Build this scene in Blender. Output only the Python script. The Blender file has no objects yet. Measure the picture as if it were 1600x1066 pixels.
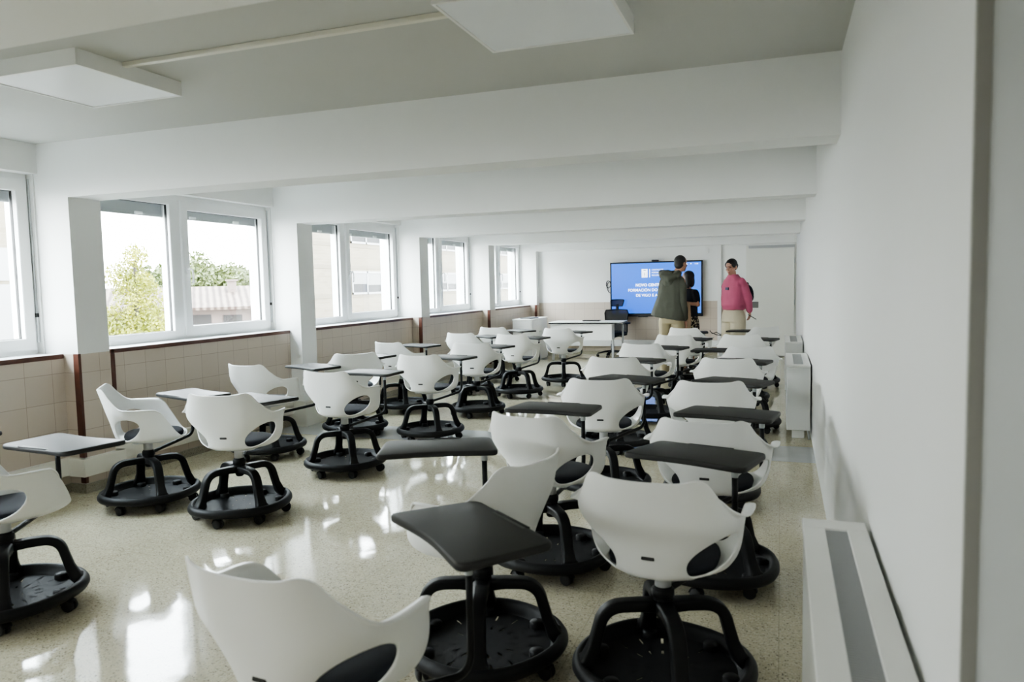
import bpy, bmesh, math, random
from mathutils import Vector, Matrix
random.seed(7)
PI = math.pi
R = math.radians
C = bpy.context.scene.collection
scn = bpy.context.scene

# ------------------------------------------------------------------ materials
def nodes(name):
    m = bpy.data.materials.new(name); m.use_nodes = True
    nt = m.node_tree; b = nt.nodes['Principled BSDF']
    return m, nt, b
def N(nt, typ, **kw):
    n = nt.nodes.new(typ)
    for k, v in kw.items(): setattr(n, k, v)
    return n
def plain(name, col, rough=.5, metal=0., noise=0., nscale=40., bump=0., bscale=200., spec=None, coat=0.):
    m, nt, b = nodes(name)
    b.inputs['Base Color'].default_value = (*col, 1); b.inputs['Roughness'].default_value = rough
    b.inputs['Metallic'].default_value = metal
    if spec is not None: b.inputs['Specular IOR Level'].default_value = spec
    if coat: b.inputs['Coat Weight'].default_value = coat; b.inputs['Coat Roughness'].default_value = .1
    tc = N(nt, 'ShaderNodeTexCoord')
    if noise:
        n = N(nt, 'ShaderNodeTexNoise'); n.inputs['Scale'].default_value = nscale; n.inputs['Detail'].default_value = 4
        nt.links.new(tc.outputs['Object'], n.inputs['Vector'])
        mr = N(nt, 'ShaderNodeMapRange'); mr.inputs['To Min'].default_value = 1 - noise; mr.inputs['To Max'].default_value = 1 + noise
        nt.links.new(n.outputs['Fac'], mr.inputs['Value'])
        mx = N(nt, 'ShaderNodeVectorMath', operation='SCALE'); mx.inputs[0].default_value = col
        nt.links.new(mr.outputs['Result'], mx.inputs['Scale']); nt.links.new(mx.outputs['Vector'], b.inputs['Base Color'])
    if bump:
        n2 = N(nt, 'ShaderNodeTexNoise'); n2.inputs['Scale'].default_value = bscale; n2.inputs['Detail'].default_value = 3
        nt.links.new(tc.outputs['Object'], n2.inputs['Vector'])
        bp = N(nt, 'ShaderNodeBump'); bp.inputs['Strength'].default_value = bump; bp.inputs['Distance'].default_value = .01
        nt.links.new(n2.outputs['Fac'], bp.inputs['Height']); nt.links.new(bp.outputs['Normal'], b.inputs['Normal'])
    return m
def emit(name, col, s):
    m, nt, b = nodes(name)
    b.inputs['Base Color'].default_value = (.01, .01, .01, 1)
    b.inputs['Emission Color'].default_value = (*col, 1); b.inputs['Emission Strength'].default_value = s
    b.inputs['Roughness'].default_value = .25
    return m

M = {}
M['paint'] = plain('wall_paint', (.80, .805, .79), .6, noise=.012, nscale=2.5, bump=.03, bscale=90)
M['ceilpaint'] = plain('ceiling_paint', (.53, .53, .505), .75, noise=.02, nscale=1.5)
M['pvc'] = plain('white_pvc', (.83, .84, .84), .3)
M['wood'] = plain('brown_wood', (.085, .028, .016), .35, noise=.25, nscale=30)
M['shell'] = plain('white_shell_plastic', (.80, .805, .79), .38, noise=.01, nscale=6, bump=.02, bscale=500)
M['black'] = plain('black_plastic', (.0075, .0078, .0085), .5, noise=.1, nscale=60, bump=.05, bscale=600, spec=.28)
M['tablet'] = plain('dark_grey_laminate', (.037, .0368, .036), .5, noise=.12, nscale=9, bump=.03, bscale=700, spec=.22)
M['cush'] = plain('navy_fabric', (.011, .013, .020), .9, noise=.25, nscale=350, bump=.25, bscale=900)
M['grey'] = plain('light_grey_metal', (.56, .57, .58), .4)
M['chrome'] = plain('steel', (.62, .63, .64), .28, 1.)
M['alu'] = plain('aluminium_paint', (.45, .46, .47), .4, .5)
M['rubber'] = plain('black_rubber', (.012, .012, .012), .55)
M['white'] = plain('white_laminate', (.80, .80, .78), .4)
M['cream'] = plain('cream_metal', (.72, .73, .71), .4, noise=.015, nscale=3)
M['door'] = plain('door_lacquer', (.74, .74, .69), .4, noise=.01, nscale=3)
M['conduit'] = plain('ivory_plastic', (.74, .72, .64), .4)
M['bezel'] = plain('black_bezel', (.010, .010, .012), .3)
M['glassy'] = None
def lampmat():
    m = plain('frosted_diffuser', (.80, .82, .85), .35); return m
M['diffuser'] = lampmat()
def glass():
    m = bpy.data.materials.new('window_glass'); m.use_nodes = True; nt = m.node_tree; nt.nodes.clear()
    o = N(nt, 'ShaderNodeOutputMaterial'); t = N(nt, 'ShaderNodeBsdfTransparent'); g = N(nt, 'ShaderNodeBsdfGlossy')
    t.inputs['Color'].default_value = (.95, .97, .96, 1); g.inputs['Roughness'].default_value = .01
    lw = N(nt, 'ShaderNodeLayerWeight'); lw.inputs['Blend'].default_value = .5; mx = N(nt, 'ShaderNodeMixShader')
    pw = N(nt, 'ShaderNodeMath', operation='POWER'); pw.inputs[1].default_value = 5; nt.links.new(lw.outputs['Facing'], pw.inputs[0])
    f = N(nt, 'ShaderNodeMath', operation='MULTIPLY_ADD'); f.inputs[1].default_value = .6; f.inputs[2].default_value = .03; nt.links.new(pw.outputs[0], f.inputs[0])
    nt.links.new(f.outputs[0], mx.inputs[0]); nt.links.new(t.outputs[0], mx.inputs[1]); nt.links.new(g.outputs[0], mx.inputs[2])
    nt.links.new(mx.outputs[0], o.inputs['Surface']); return m
M['glass'] = glass()

def terrazzo(name, grid=True, dark=1., rough=.07):
    m, nt, b = nodes(name); L = nt.links.new
    g = N(nt, 'ShaderNodeNewGeometry')
    def chips(scale, lo, hi, c, base_in, seed):
        mp = N(nt, 'ShaderNodeMapping'); mp.inputs['Location'].default_value = (seed, seed*.7, seed*1.3); L(g.outputs['Position'], mp.inputs['Vector'])
        nz = N(nt, 'ShaderNodeTexNoise'); nz.inputs['Scale'].default_value = scale*1.5; L(mp.outputs[0], nz.inputs['Vector'])
        ad = N(nt, 'ShaderNodeMixRGB'); ad.inputs['Fac'].default_value = .012; L(mp.outputs[0], ad.inputs['Color1']); L(nz.outputs['Color'], ad.inputs['Color2'])
        v = N(nt, 'ShaderNodeTexVoronoi'); v.inputs['Scale'].default_value = scale; L(ad.outputs[0], v.inputs['Vector'])
        # chip exists in some cells only
        sp = N(nt, 'ShaderNodeSeparateColor'); L(v.outputs['Color'], sp.inputs[0])
        th = N(nt, 'ShaderNodeMath', operation='GREATER_THAN'); th.inputs[1].default_value = hi; L(sp.outputs[0], th.inputs[0])
        sz = N(nt, 'ShaderNodeMath', operation='LESS_THAN'); sz.inputs[1].default_value = lo; L(v.outputs['Distance'], sz.inputs[0])
        mu = N(nt, 'ShaderNodeMath', operation='MULTIPLY'); L(th.outputs[0], mu.inputs[0]); L(sz.outputs[0], mu.inputs[1])
        mx = N(nt, 'ShaderNodeMixRGB'); mx.inputs['Color2'].default_value = (*c, 1); L(mu.outputs[0], mx.inputs['Fac'])
        if isinstance(base_in, tuple): mx.inputs['Color1'].default_value = (*base_in, 1)
        else: L(base_in, mx.inputs['Color1'])
        return mx.outputs[0]
    n = N(nt, 'ShaderNodeTexNoise'); n.inputs['Scale'].default_value = 3.; n.inputs['Detail'].default_value = 6; L(g.outputs['Position'], n.inputs['Vector'])
    cr = N(nt, 'ShaderNodeValToRGB'); L(n.outputs['Fac'], cr.inputs[0])
    cr.color_ramp.elements[0].position = .3; cr.color_ramp.elements[0].color = (.53*dark, .487*dark, .355*dark, 1)
    cr.color_ramp.elements[1].position = .7; cr.color_ramp.elements[1].color = (.61*dark, .565*dark, .42*dark, 1)
    c = chips(90, .55, .55, (.64*dark, .60*dark, .465*dark), cr.outputs[0], 1.)
    c = chips(170, .5, .72, (.45*dark, .41*dark, .315*dark), c, 3.)
    c = chips(120, .44, .82, (.31*dark, .275*dark, .21*dark), c, 8.)
    c = chips(100, .36, .92, (.15*dark, .132*dark, .105*dark), c, 5.)
    if grid:
        mp = N(nt, 'ShaderNodeMapping'); L(g.outputs['Position'], mp.inputs['Vector'])
        br = N(nt, 'ShaderNodeTexBrick'); br.offset = 0; br.inputs['Scale'].default_value = 1
        br.inputs['Brick Width'].default_value = .4; br.inputs['Row Height'].default_value = .4; br.inputs['Mortar Size'].default_value = .0014
        br.inputs['Color1'].default_value = (1, 1, 1, 1); br.inputs['Color2'].default_value = (.96, .96, .96, 1); br.inputs['Mortar'].default_value = (.72, .70, .68, 1)
        L(mp.outputs[0], br.inputs['Vector'])
        mm = N(nt, 'ShaderNodeMixRGB', blend_type='MULTIPLY'); mm.inputs['Fac'].default_value = 1; L(c, mm.inputs['Color1']); L(br.outputs['Color'], mm.inputs['Color2']); c = mm.outputs[0]
    L(c, b.inputs['Base Color']); b.inputs['Roughness'].default_value = rough
    b.inputs['Specular IOR Level'].default_value = .62
    n2 = N(nt, 'ShaderNodeTexNoise'); n2.inputs['Scale'].default_value = 4.5; n2.inputs['Detail'].default_value = 2; L(g.outputs['Position'], n2.inputs['Vector'])
    bp = N(nt, 'ShaderNodeBump'); bp.inputs['Strength'].default_value = .10; bp.inputs['Distance'].default_value = .012; L(n2.outputs['Fac'], bp.inputs['Height']); L(bp.outputs[0], b.inputs['Normal'])
    return m
M['terrazzo'] = terrazzo('terrazzo_floor')
M['plinth'] = terrazzo('terrazzo_plinth', False, .52, .3)
M['cement'] = plain('grey_cement_band', (.47, .48, .48), .14, noise=.06, nscale=6, spec=.6)

def tiles(name, zt):
    m, nt, b = nodes(name); L = nt.links.new
    g = N(nt, 'ShaderNodeNewGeometry'); sp = N(nt, 'ShaderNodeSeparateXYZ'); L(g.outputs['Position'], sp.inputs[0])
    ad = N(nt, 'ShaderNodeMath', operation='ADD'); L(sp.outputs['X'], ad.inputs[0]); L(sp.outputs['Y'], ad.inputs[1])
    sb = N(nt, 'ShaderNodeMath', operation='SUBTRACT'); L(sp.outputs['Z'], sb.inputs[0]); sb.inputs[1].default_value = zt - .14
    cb = N(nt, 'ShaderNodeCombineXYZ'); L(ad.outputs[0], cb.inputs[0]); L(sb.outputs[0], cb.inputs[1])
    br = N(nt, 'ShaderNodeTexBrick'); br.offset = 0; br.inputs['Scale'].default_value = 1
    br.inputs['Brick Width'].default_value = .2155; br.inputs['Row Height'].default_value = .2155; br.inputs['Mortar Size'].default_value = .0022
    br.inputs['Mortar Smooth'].default_value = .3
    br.inputs['Color1'].default_value = (.55, .475, .40, 1); br.inputs['Color2'].default_value = (.52, .445, .375, 1); br.inputs['Mortar'].default_value = (.33, .27, .22, 1)
    L(cb.outputs[0], br.inputs['Vector']); L(br.outputs['Color'], b.inputs['Base Color'])
    b.inputs['Roughness'].default_value = .32
    return m
M['tile'] = tiles('beige_wall_tiles', 1.05)
M['tilefar'] = tiles('beige_wall_tiles_far', 1.09)

def traymat():
    """black plastic dish with radial slots and dots cut right through (object space polar pattern)"""
    m, nt, b = nodes('tray_plastic_slotted'); L = nt.links.new
    b.inputs['Base Color'].default_value = (.010, .0104, .0115, 1); b.inputs['Roughness'].default_value = .58; b.inputs['Specular IOR Level'].default_value = .2
    tc = N(nt, 'ShaderNodeTexCoord'); sp = N(nt, 'ShaderNodeSeparateXYZ'); L(tc.outputs['Object'], sp.inputs[0])
    def mth(op, a, c=None):
        n = N(nt, 'ShaderNodeMath', operation=op)
        for i, v in enumerate((a, c)):
            if v is None: continue
            if isinstance(v, (int, float)): n.inputs[i].default_value = v
            else: L(v, n.inputs[i])
        return n.outputs[0]
    x, y = sp.outputs['X'], sp.outputs['Y']
    r = mth('SQRT', mth('ADD', mth('MULTIPLY', x, x), mth('MULTIPLY', y, y)))
    a = mth('ARCTAN2', y, x)
    def slot(n, r0, r1, half, off):
        k = mth('MULTIPLY', mth('ADD', a, off), n / (2*PI)); fr = mth('SUBTRACT', k, mth('FLOOR', k)); fr = mth('ABSOLUTE', mth('SUBTRACT', fr, .5))
        d = mth('MULTIPLY', mth('MULTIPLY', fr, 2*PI / n), r)
        s = mth('LESS_THAN', d, half); s = mth('MULTIPLY', s, mth('GREATER_THAN', r, r0)); return mth('MULTIPLY', s, mth('LESS_THAN', r, r1))
    t = slot(16, .185, .240, .005, 0.); t = mth('MAXIMUM', t, slot(16, .105, .140, .005, 0.))
    t = mth('MAXIMUM', t, slot(16, .160, .168, .004, .2)); t = mth('MAXIMUM', t, slot(16, .215, .223, .004, .2))
    t = mth('MAXIMUM', t, slot(20, .052, .059, .0035, 0.))
    tr = N(nt, 'ShaderNodeBsdfTransparent'); mx = N(nt, 'ShaderNodeMixShader'); out = nt.nodes['Material Output']
    L(t, mx.inputs[0]); L(b.outputs[0], mx.inputs[1]); L(tr.outputs[0], mx.inputs[2]); L(mx.outputs[0], out.inputs['Surface'])
    return m
M['tray'] = traymat()

# ------------------------------------------------------------------ mesh helpers
class MB:
    def __init__(s): s.bm = bmesh.new()
    def add(s, verts, faces, mi=0, smooth=False):
        vs = [s.bm.verts.new(v) for v in verts]
        for f in faces:
            try:
                ff = s.bm.faces.new([vs[i] for i in f]); ff.material_index = mi; ff.smooth = smooth
            except ValueError: pass
        return vs
    def box(s, x0, x1, y0, y1, z0, z1, bev=0., mi=0, seg=2, mat=None):
        t = bmesh.new(); r = bmesh.ops.create_cube(t, size=1)
        for v in t.verts: v.co = Vector(((x0+x1)/2 + v.co.x*(x1-x0), (y0+y1)/2 + v.co.y*(y1-y0), (z0+z1)/2 + v.co.z*(z1-z0)))
        if bev: bmesh.ops.bevel(t, geom=t.edges[:], offset=bev, segments=seg, affect='EDGES', profile=.5)
        s.join(t, mi, mat, smooth=False); return s
    def join(s, t, mi=0, mat=None, smooth=False):
        t.verts.index_update()
        vs = [s.bm.verts.new(mat @ v.co if mat else v.co) for v in t.verts]
        for f in t.faces:
            ff = s.bm.faces.new([vs[v.index] for v in f.verts]); ff.material_index = mi; ff.smooth = smooth or f.smooth
        t.free()
    def lathe(s, prof, seg=32, mi=0, mat=None, smooth=True, cap=True):
        n = len(prof); vs = []
        for i in range(seg):
            a = 2*PI*i/seg
            for r, z in prof:
                p = Vector((r*math.cos(a), r*math.sin(a), z)); vs.append(mat @ p if mat else p)
        fs = []
        for i in range(seg):
            j = (i+1) % seg
            for k in range(n-1): fs.append((i*n+k, j*n+k, j*n+k+1, i*n+k+1))
        if cap:
            if prof[0][0] > 1e-6: fs.append(tuple(i*n for i in range(seg))[::-1])
            if prof[-1][0] > 1e-6: fs.append(tuple(i*n+n-1 for i in range(seg)))
        s.add(vs, fs, mi, smooth); return s
    def tube(s, path, rad, seg=10, mi=0, sect=None, closed=False, up=Vector((0, 0, 1)), caps=True):
        """rad: number or list (or list of (rx, ry)); sect: unit section points"""
        P = [Vector(p) for p in path]; n = len(P)
        sec = sect or [(math.cos(2*PI*k/seg), math.sin(2*PI*k/seg)) for k in range(seg)]
        m = len(sec); vs = []; prevu = None
        for i in range(n):
            if closed: t = P[(i+1) % n] - P[i-1]
            else: t = P[min(i+1, n-1)] - P[max(i-1, 0)]
            t.normalize()
            if prevu is None:
                u = up - t*up.dot(t)
                if u.length < 1e-3: u = Vector((1, 0, 0)) - t*t.x
            else: u = prevu - t*prevu.dot(t)
            u.normalize(); prevu = u; w = t.cross(u)
            r = rad[i] if isinstance(rad, (list, tuple)) else rad
            rx, ry = r if isinstance(r, (list, tuple)) else (r, r)
            for a, b in sec: vs.append(P[i] + w*a*rx + u*b*ry)
        fs = []
        for i in range(n if closed else n-1):
            j = (i+1) % n
            for k in range(m):
                l = (k+1) % m; fs.append((i*m+k, i*m+l, j*m+l, j*m+k))
        if not closed and caps:
            fs.append(tuple(range(m))[::-1]); fs.append(tuple((n-1)*m+k for k in range(m)))
        s.add(vs, fs, mi, True); return s
    def prism(s, outline, z0, z1, mi=0, mat=None):
        n = len(outline)
        vs = [Vector((x, y, z0)) for x, y in outline] + [Vector((x, y, z1)) for x, y in outline]
        if mat: vs = [mat @ v for v in vs]
        fs = [tuple(range(n))[::-1], tuple(range(n, 2*n))] + [(i, (i+1) % n, n+(i+1) % n, n+i) for i in range(n)]
        s.add(vs, fs, mi); return s
    def ell(s, c, r, seg=16, ring=10, mi=0, rot=None):
        t = bmesh.new(); bmesh.ops.create_uvsphere(t, u_segments=seg, v_segments=ring, radius=1)
        mt = Matrix.Translation(c) @ (rot.to_4x4() if rot else Matrix()) @ Matrix.Diagonal((*r, 1))
        s.join(t, mi, mt, True); return s
    def mesh(s, name, mats, recalc=True):
        if recalc: bmesh.ops.recalc_face_normals(s.bm, faces=s.bm.faces[:])
        me = bpy.data.meshes.new(name); s.bm.to_mesh(me); s.bm.free()
        for m in (mats if isinstance(mats, (list, tuple)) else [mats]): me.materials.append(m)
        return me
    def obj(s, name, mats, parent=None, loc=None, rz=None, recalc=True):
        o = bpy.data.objects.new(name, s.mesh(name, mats, recalc)); C.objects.link(o)
        if parent: o.parent = parent
        if loc: o.location = loc
        if rz is not None: o.rotation_euler = (0, 0, rz)
        return o
def tag(o, label=None, cat=None, group=None, kind=None):
    if label: o['label'] = label
    if cat: o['category'] = cat
    if group: o['group'] = group
    if kind: o['kind'] = kind
    return o
def struct(o, label=None, cat=None): return tag(o, label, cat, None, 'structure')
def empty(name, loc=(0, 0, 0), rz=0):
    o = bpy.data.objects.new(name, None); C.objects.link(o); o.location = loc; o.rotation_euler = (0, 0, rz); o.empty_display_size = .1; return o
def baked(o, mods):
    """apply modifiers: returns object with evaluated mesh"""
    for typ, kw in mods:
        md = o.modifiers.new(typ.lower(), typ)
        for k, v in kw.items(): setattr(md, k, v)
    dg = bpy.context.evaluated_depsgraph_get(); dg.update()
    me = bpy.data.meshes.new_from_object(o.evaluated_get(dg)); old = o.data
    o.modifiers.clear(); me.name = old.name; o.data = me; bpy.data.meshes.remove(old); return o
def smooth_by_angle(o, ang=40):
    me = o.data
    for p in me.polygons: p.use_smooth = True
    me.set_sharp_from_angle(angle=R(ang)) if hasattr(me, 'set_sharp_from_angle') else None
    return o
def lerp(x, xs, ys):
    if x <= xs[0]: return ys[0]
    for i in range(len(xs)-1):
        if x <= xs[i+1]:
            t = (x-xs[i])/(xs[i+1]-xs[i]); return ys[i]+(ys[i+1]-ys[i])*t
    return ys[-1]
def cosl(x, xs, ys):
    if x <= xs[0]: return ys[0]
    n = len(xs)
    if x >= xs[-1]: return ys[-1]
    # monotone cubic (Fritsch-Carlson)
    d = [(ys[i+1]-ys[i])/(xs[i+1]-xs[i]) for i in range(n-1)]
    m = [d[0]] + [0 if d[i-1]*d[i] <= 0 else 2*d[i-1]*d[i]/(d[i-1]+d[i]) for i in range(1, n-1)] + [d[-1]]
    for i in range(n-1):
        if x <= xs[i+1]:
            h = xs[i+1]-xs[i]; t = (x-xs[i])/h
            return ys[i]*(2*t**3-3*t*t+1)+h*m[i]*(t**3-2*t*t+t)+ys[i+1]*(-2*t**3+3*t*t)+h*m[i+1]*(t**3-t*t)

# ------------------------------------------------------------------ room constants (metres)
XP, XS, XW, XR = -4.91, -5.06, -5.30, .275      # pillar face, tile face, window plane, right wall
ZB, ZT, ZC = 2.207, 1.05, 2.611
PY = [-1.48, 1.30, 4.083, 6.826, 9.72, 12.426, 15.16]
PD = .277
YF = 15.33; YB = -2.2

# floor, band, ceiling, walls
o = MB().box(-5.5, .5, YB-.2, YF+.3, -.2, 0).obj('floor', M['terrazzo']); struct(o, 'polished cream terrazzo floor with dark chips', 'floor')
o = MB().box(XS+.01, XR, 6.42, 7.02, -.01, .0015).obj('trim_1', M['cement']); struct(o, 'smooth grey cement band running across the terrazzo floor', 'floor band')
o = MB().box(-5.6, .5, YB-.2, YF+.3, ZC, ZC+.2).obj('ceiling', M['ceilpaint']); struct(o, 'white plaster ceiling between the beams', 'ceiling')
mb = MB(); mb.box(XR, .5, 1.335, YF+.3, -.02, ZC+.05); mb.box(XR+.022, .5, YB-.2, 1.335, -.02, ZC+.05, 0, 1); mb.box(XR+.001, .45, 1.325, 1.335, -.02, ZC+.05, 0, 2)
o = mb.obj('wall_right', [plain('wall_paint_right', (.72, .725, .71), .6, noise=.012, nscale=2.5, bump=.03, bscale=90), plain('wall_paint_shaded', (.37, .38, .37), .6), plain('step_face_shaded', (.30, .295, .275), .6)]); struct(o, 'plain white painted wall on the right with a shallow step', 'wall')  # near section and step face: shade put into darker base colours
o = MB().box(-5.6, .5, YB-.2, YB, -.02, ZC+.05).obj('wall_back', M['paint']); struct(o, 'white wall behind the viewer', 'wall')
# far wall: white above, tiles below, plinth
mb = MB(); mb.box(-5.5, -.785, YF, YF+.25, 1.09, ZC, 0, 0); mb.box(-5.5, -.785, YF-.004, YF+.25, .07, 1.09, 0, 1); mb.box(-5.5, -.785, YF-.012, YF+.25, 0, .07, 0, 2)
mb.box(-.785, XR+.05, YF-.035, YF+.25, 1.09, ZC, 0, 0); mb.box(-.785, -.62, YF-.039, YF+.25, .07, 1.09, 0, 1); mb.box(-.785, -.62, YF-.045, YF+.25, 0, .07, 0, 2)
mb.box(-.62, XR+.05, YF-.03, YF+.25, 0, 1.09, 0, 0)
o = mb.obj('wall_far', [M['paint'], M['tilefar'], M['plinth']]); struct(o, 'white far wall with beige tiled wainscot behind the screen', 'wall')
o = MB().box(-4.9, -.80, YF-.055, YF-.005, .17, .30, .004).obj('baseboard_far', M['white']); struct(o, 'white cable duct along the foot of the far wall', 'baseboard')
o = MB().box(-1.185, -1.112, YF-.05, YF, .0, 2.19, .004).obj('trim_2', M['white']); struct(o, 'white vertical duct on the far wall between screen and door', 'trim')

# left wall: per bay parapet, lintel box, sill, trims
mb = MB()
for i in range(len(PY)-1):
    y0, y1 = PY[i]+PD, PY[i+1]
    mb.box(-5.55, XS, y0, y1, .07, ZT-.03, 0, 1)
    mb.box(-5.55, XS+.012, y0, y1, -.01, .07, 0, 2)
    mb.box(-5.55, -5.20, y0, y1, 2.395, ZC+.02, 0, 0)       # shutter box
    mb.box(-5.55, -5.24, y0-.01, y0+.012, ZT-.03, 2.4, 0, 0)
    mb.box(-5.55, -5.24, y1-.012, y1+.01, ZT-.03, 2.4, 0, 0)
o = mb.obj('wall_left', [M['paint'], M['tile'], M['plinth']]); struct(o, 'tiled window wall on the left under the sills', 'wall')
o = MB().box(-5.55, XS+.01, YB-.1, PY[0], -.01, ZC+.02).obj('wall_left_end', M['paint']); struct(o, 'solid wall beside the viewer', 'wall')
k = 3
for i, y in enumerate(PY):
    mb = MB()
    white = (i == 3)
    zt = 0 if white else ZT
    mb.box(-5.55, XP, y, y+PD, zt, 2.19 if i == 6 else ZB, 0, 0)
    if not white:
        mb.box(-5.55, XP, y, y+PD, .07, ZT, 0, 1); mb.box(-5.55, XP+.012, y-.012, y+PD+.012, -.01, .07, 0, 2)
    o = mb.obj('pillar', [M['paint'], M['tile'], M['plinth']]); struct(o, ['', '', 'white pillar with tiled foot nearest the viewer', 'all white pillar between the first two large windows', 'tiled-foot pillar third along the window wall', 'tiled-foot pillar fourth along the window wall', 'corner pillar beside the far wall'][i] or None, 'pillar' if i > 1 else None)
    if not white:
        o = MB().box(XP-.048, XP+.004, y-.004, y+.02, .075, ZT+.004, .002).obj('trim_%d' % k, M['wood']); k += 1
        struct(o, 'dark brown wooden corner strip on a tiled pillar edge', 'trim')
    if i < len(PY)-1:
        y0, y1 = y+PD, PY[i+1]
        mb = MB(); mb.box(XS-.02, XS+.006, y0+(0 if white else .14), y1, ZT-.032, ZT+.002, .002)
        if not white: mb.box(XS-.01, XS+.006, y0+.138, y0+.176, .075, ZT+.001, .002)
        o = mb.obj('trim_%d' % k, M['wood']); k += 1; struct(o, 'dark brown wooden edging under a window sill', 'trim')
        o = MB().box(-5.5, XS-.005, y0, y1, ZT-.03, ZT+.004, .002).obj('trim_%d' % k, M['pvc']); k += 1; struct(o, 'white window sill above the tiled wall', 'sill')
# cable duct round the pillars on the left wall
mb = MB()
for i in range(len(PY)-1):
    y0, y1 = PY[i], PY[i]+PD
    if i != 3:
        mb.box(XP-.01, XP+.055, y0-.05, y1+.05, .135, .27, .004); mb.box(XS-.01, XP+.05, y0-.055, y0+.0, .135, .27, .004); mb.box(XS-.01, XP+.05, y1, y1+.055, .135, .27, .004)
    else:
        mb.box(XP-.01, XP+.055, y0-.05, y1+.05, .0, .27, .004); mb.box(XS-.01, XP+.05, y0-.055, y0, .0, .27, .004); mb.box(XS-.01, XP+.05, y1, y1+.055, .0, .27, .004)
    mb.box(XS-.01, XS+.05, y1+.05, PY[i+1]-.05, .14, .27, .004)
o = mb.obj('baseboard_left', M['conduit']); struct(o, 'ivory cable duct along the foot of the window wall', 'baseboard')

# beams
for i, y in enumerate(PY):
    zb = 2.19 if i == 6 else ZB
    o = MB().box(-5.5, XR+.01, y, y+PD if i < 6 else YF+.01, zb, ZC+.02).obj('beam', M['paint'])
    struct(o, ['', '', 'deep white ceiling beam nearest the viewer', 'white ceiling beam second from the viewer', 'white ceiling beam third from the viewer', 'white ceiling beam fourth from the viewer', 'white beam over the far wall'][i] or None, 'beam' if i > 1 else None)

# windows
def ring(mb, x0, x1, y0, y1, z0, z1, t, mi=0):
    V = []
    for x in (x0, x1):
        for d in (0, t): V += [(x, y0+d, z0+d), (x, y1-d, z0+d), (x, y1-d, z1-d), (x, y0+d, z1-d)]
    F = []
    for k in range(4):
        l = (k+1) % 4
        F += [(k, l, 4+l, 4+k), (8+k, 12+k, 12+l, 8+l), (k, 8+k, 8+l, l), (4+k, 4+l, 12+l, 12+k)]
    t_ = bmesh.new(); vs = [t_.verts.new(v) for v in V]
    for f_ in F: t_.faces.new([vs[i] for i in f_])
    bmesh.ops.recalc_face_normals(t_, faces=t_.faces[:])
    bmesh.ops.bevel(t_, geom=[e for e in t_.edges if abs(e.verts[0].co.x-e.verts[1].co.x) < 1e-6 and e.calc_face_angle(0) > .5], offset=min(.004, t*.2), segments=2, affect='EDGES')
    mb.join(t_, mi)
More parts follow.
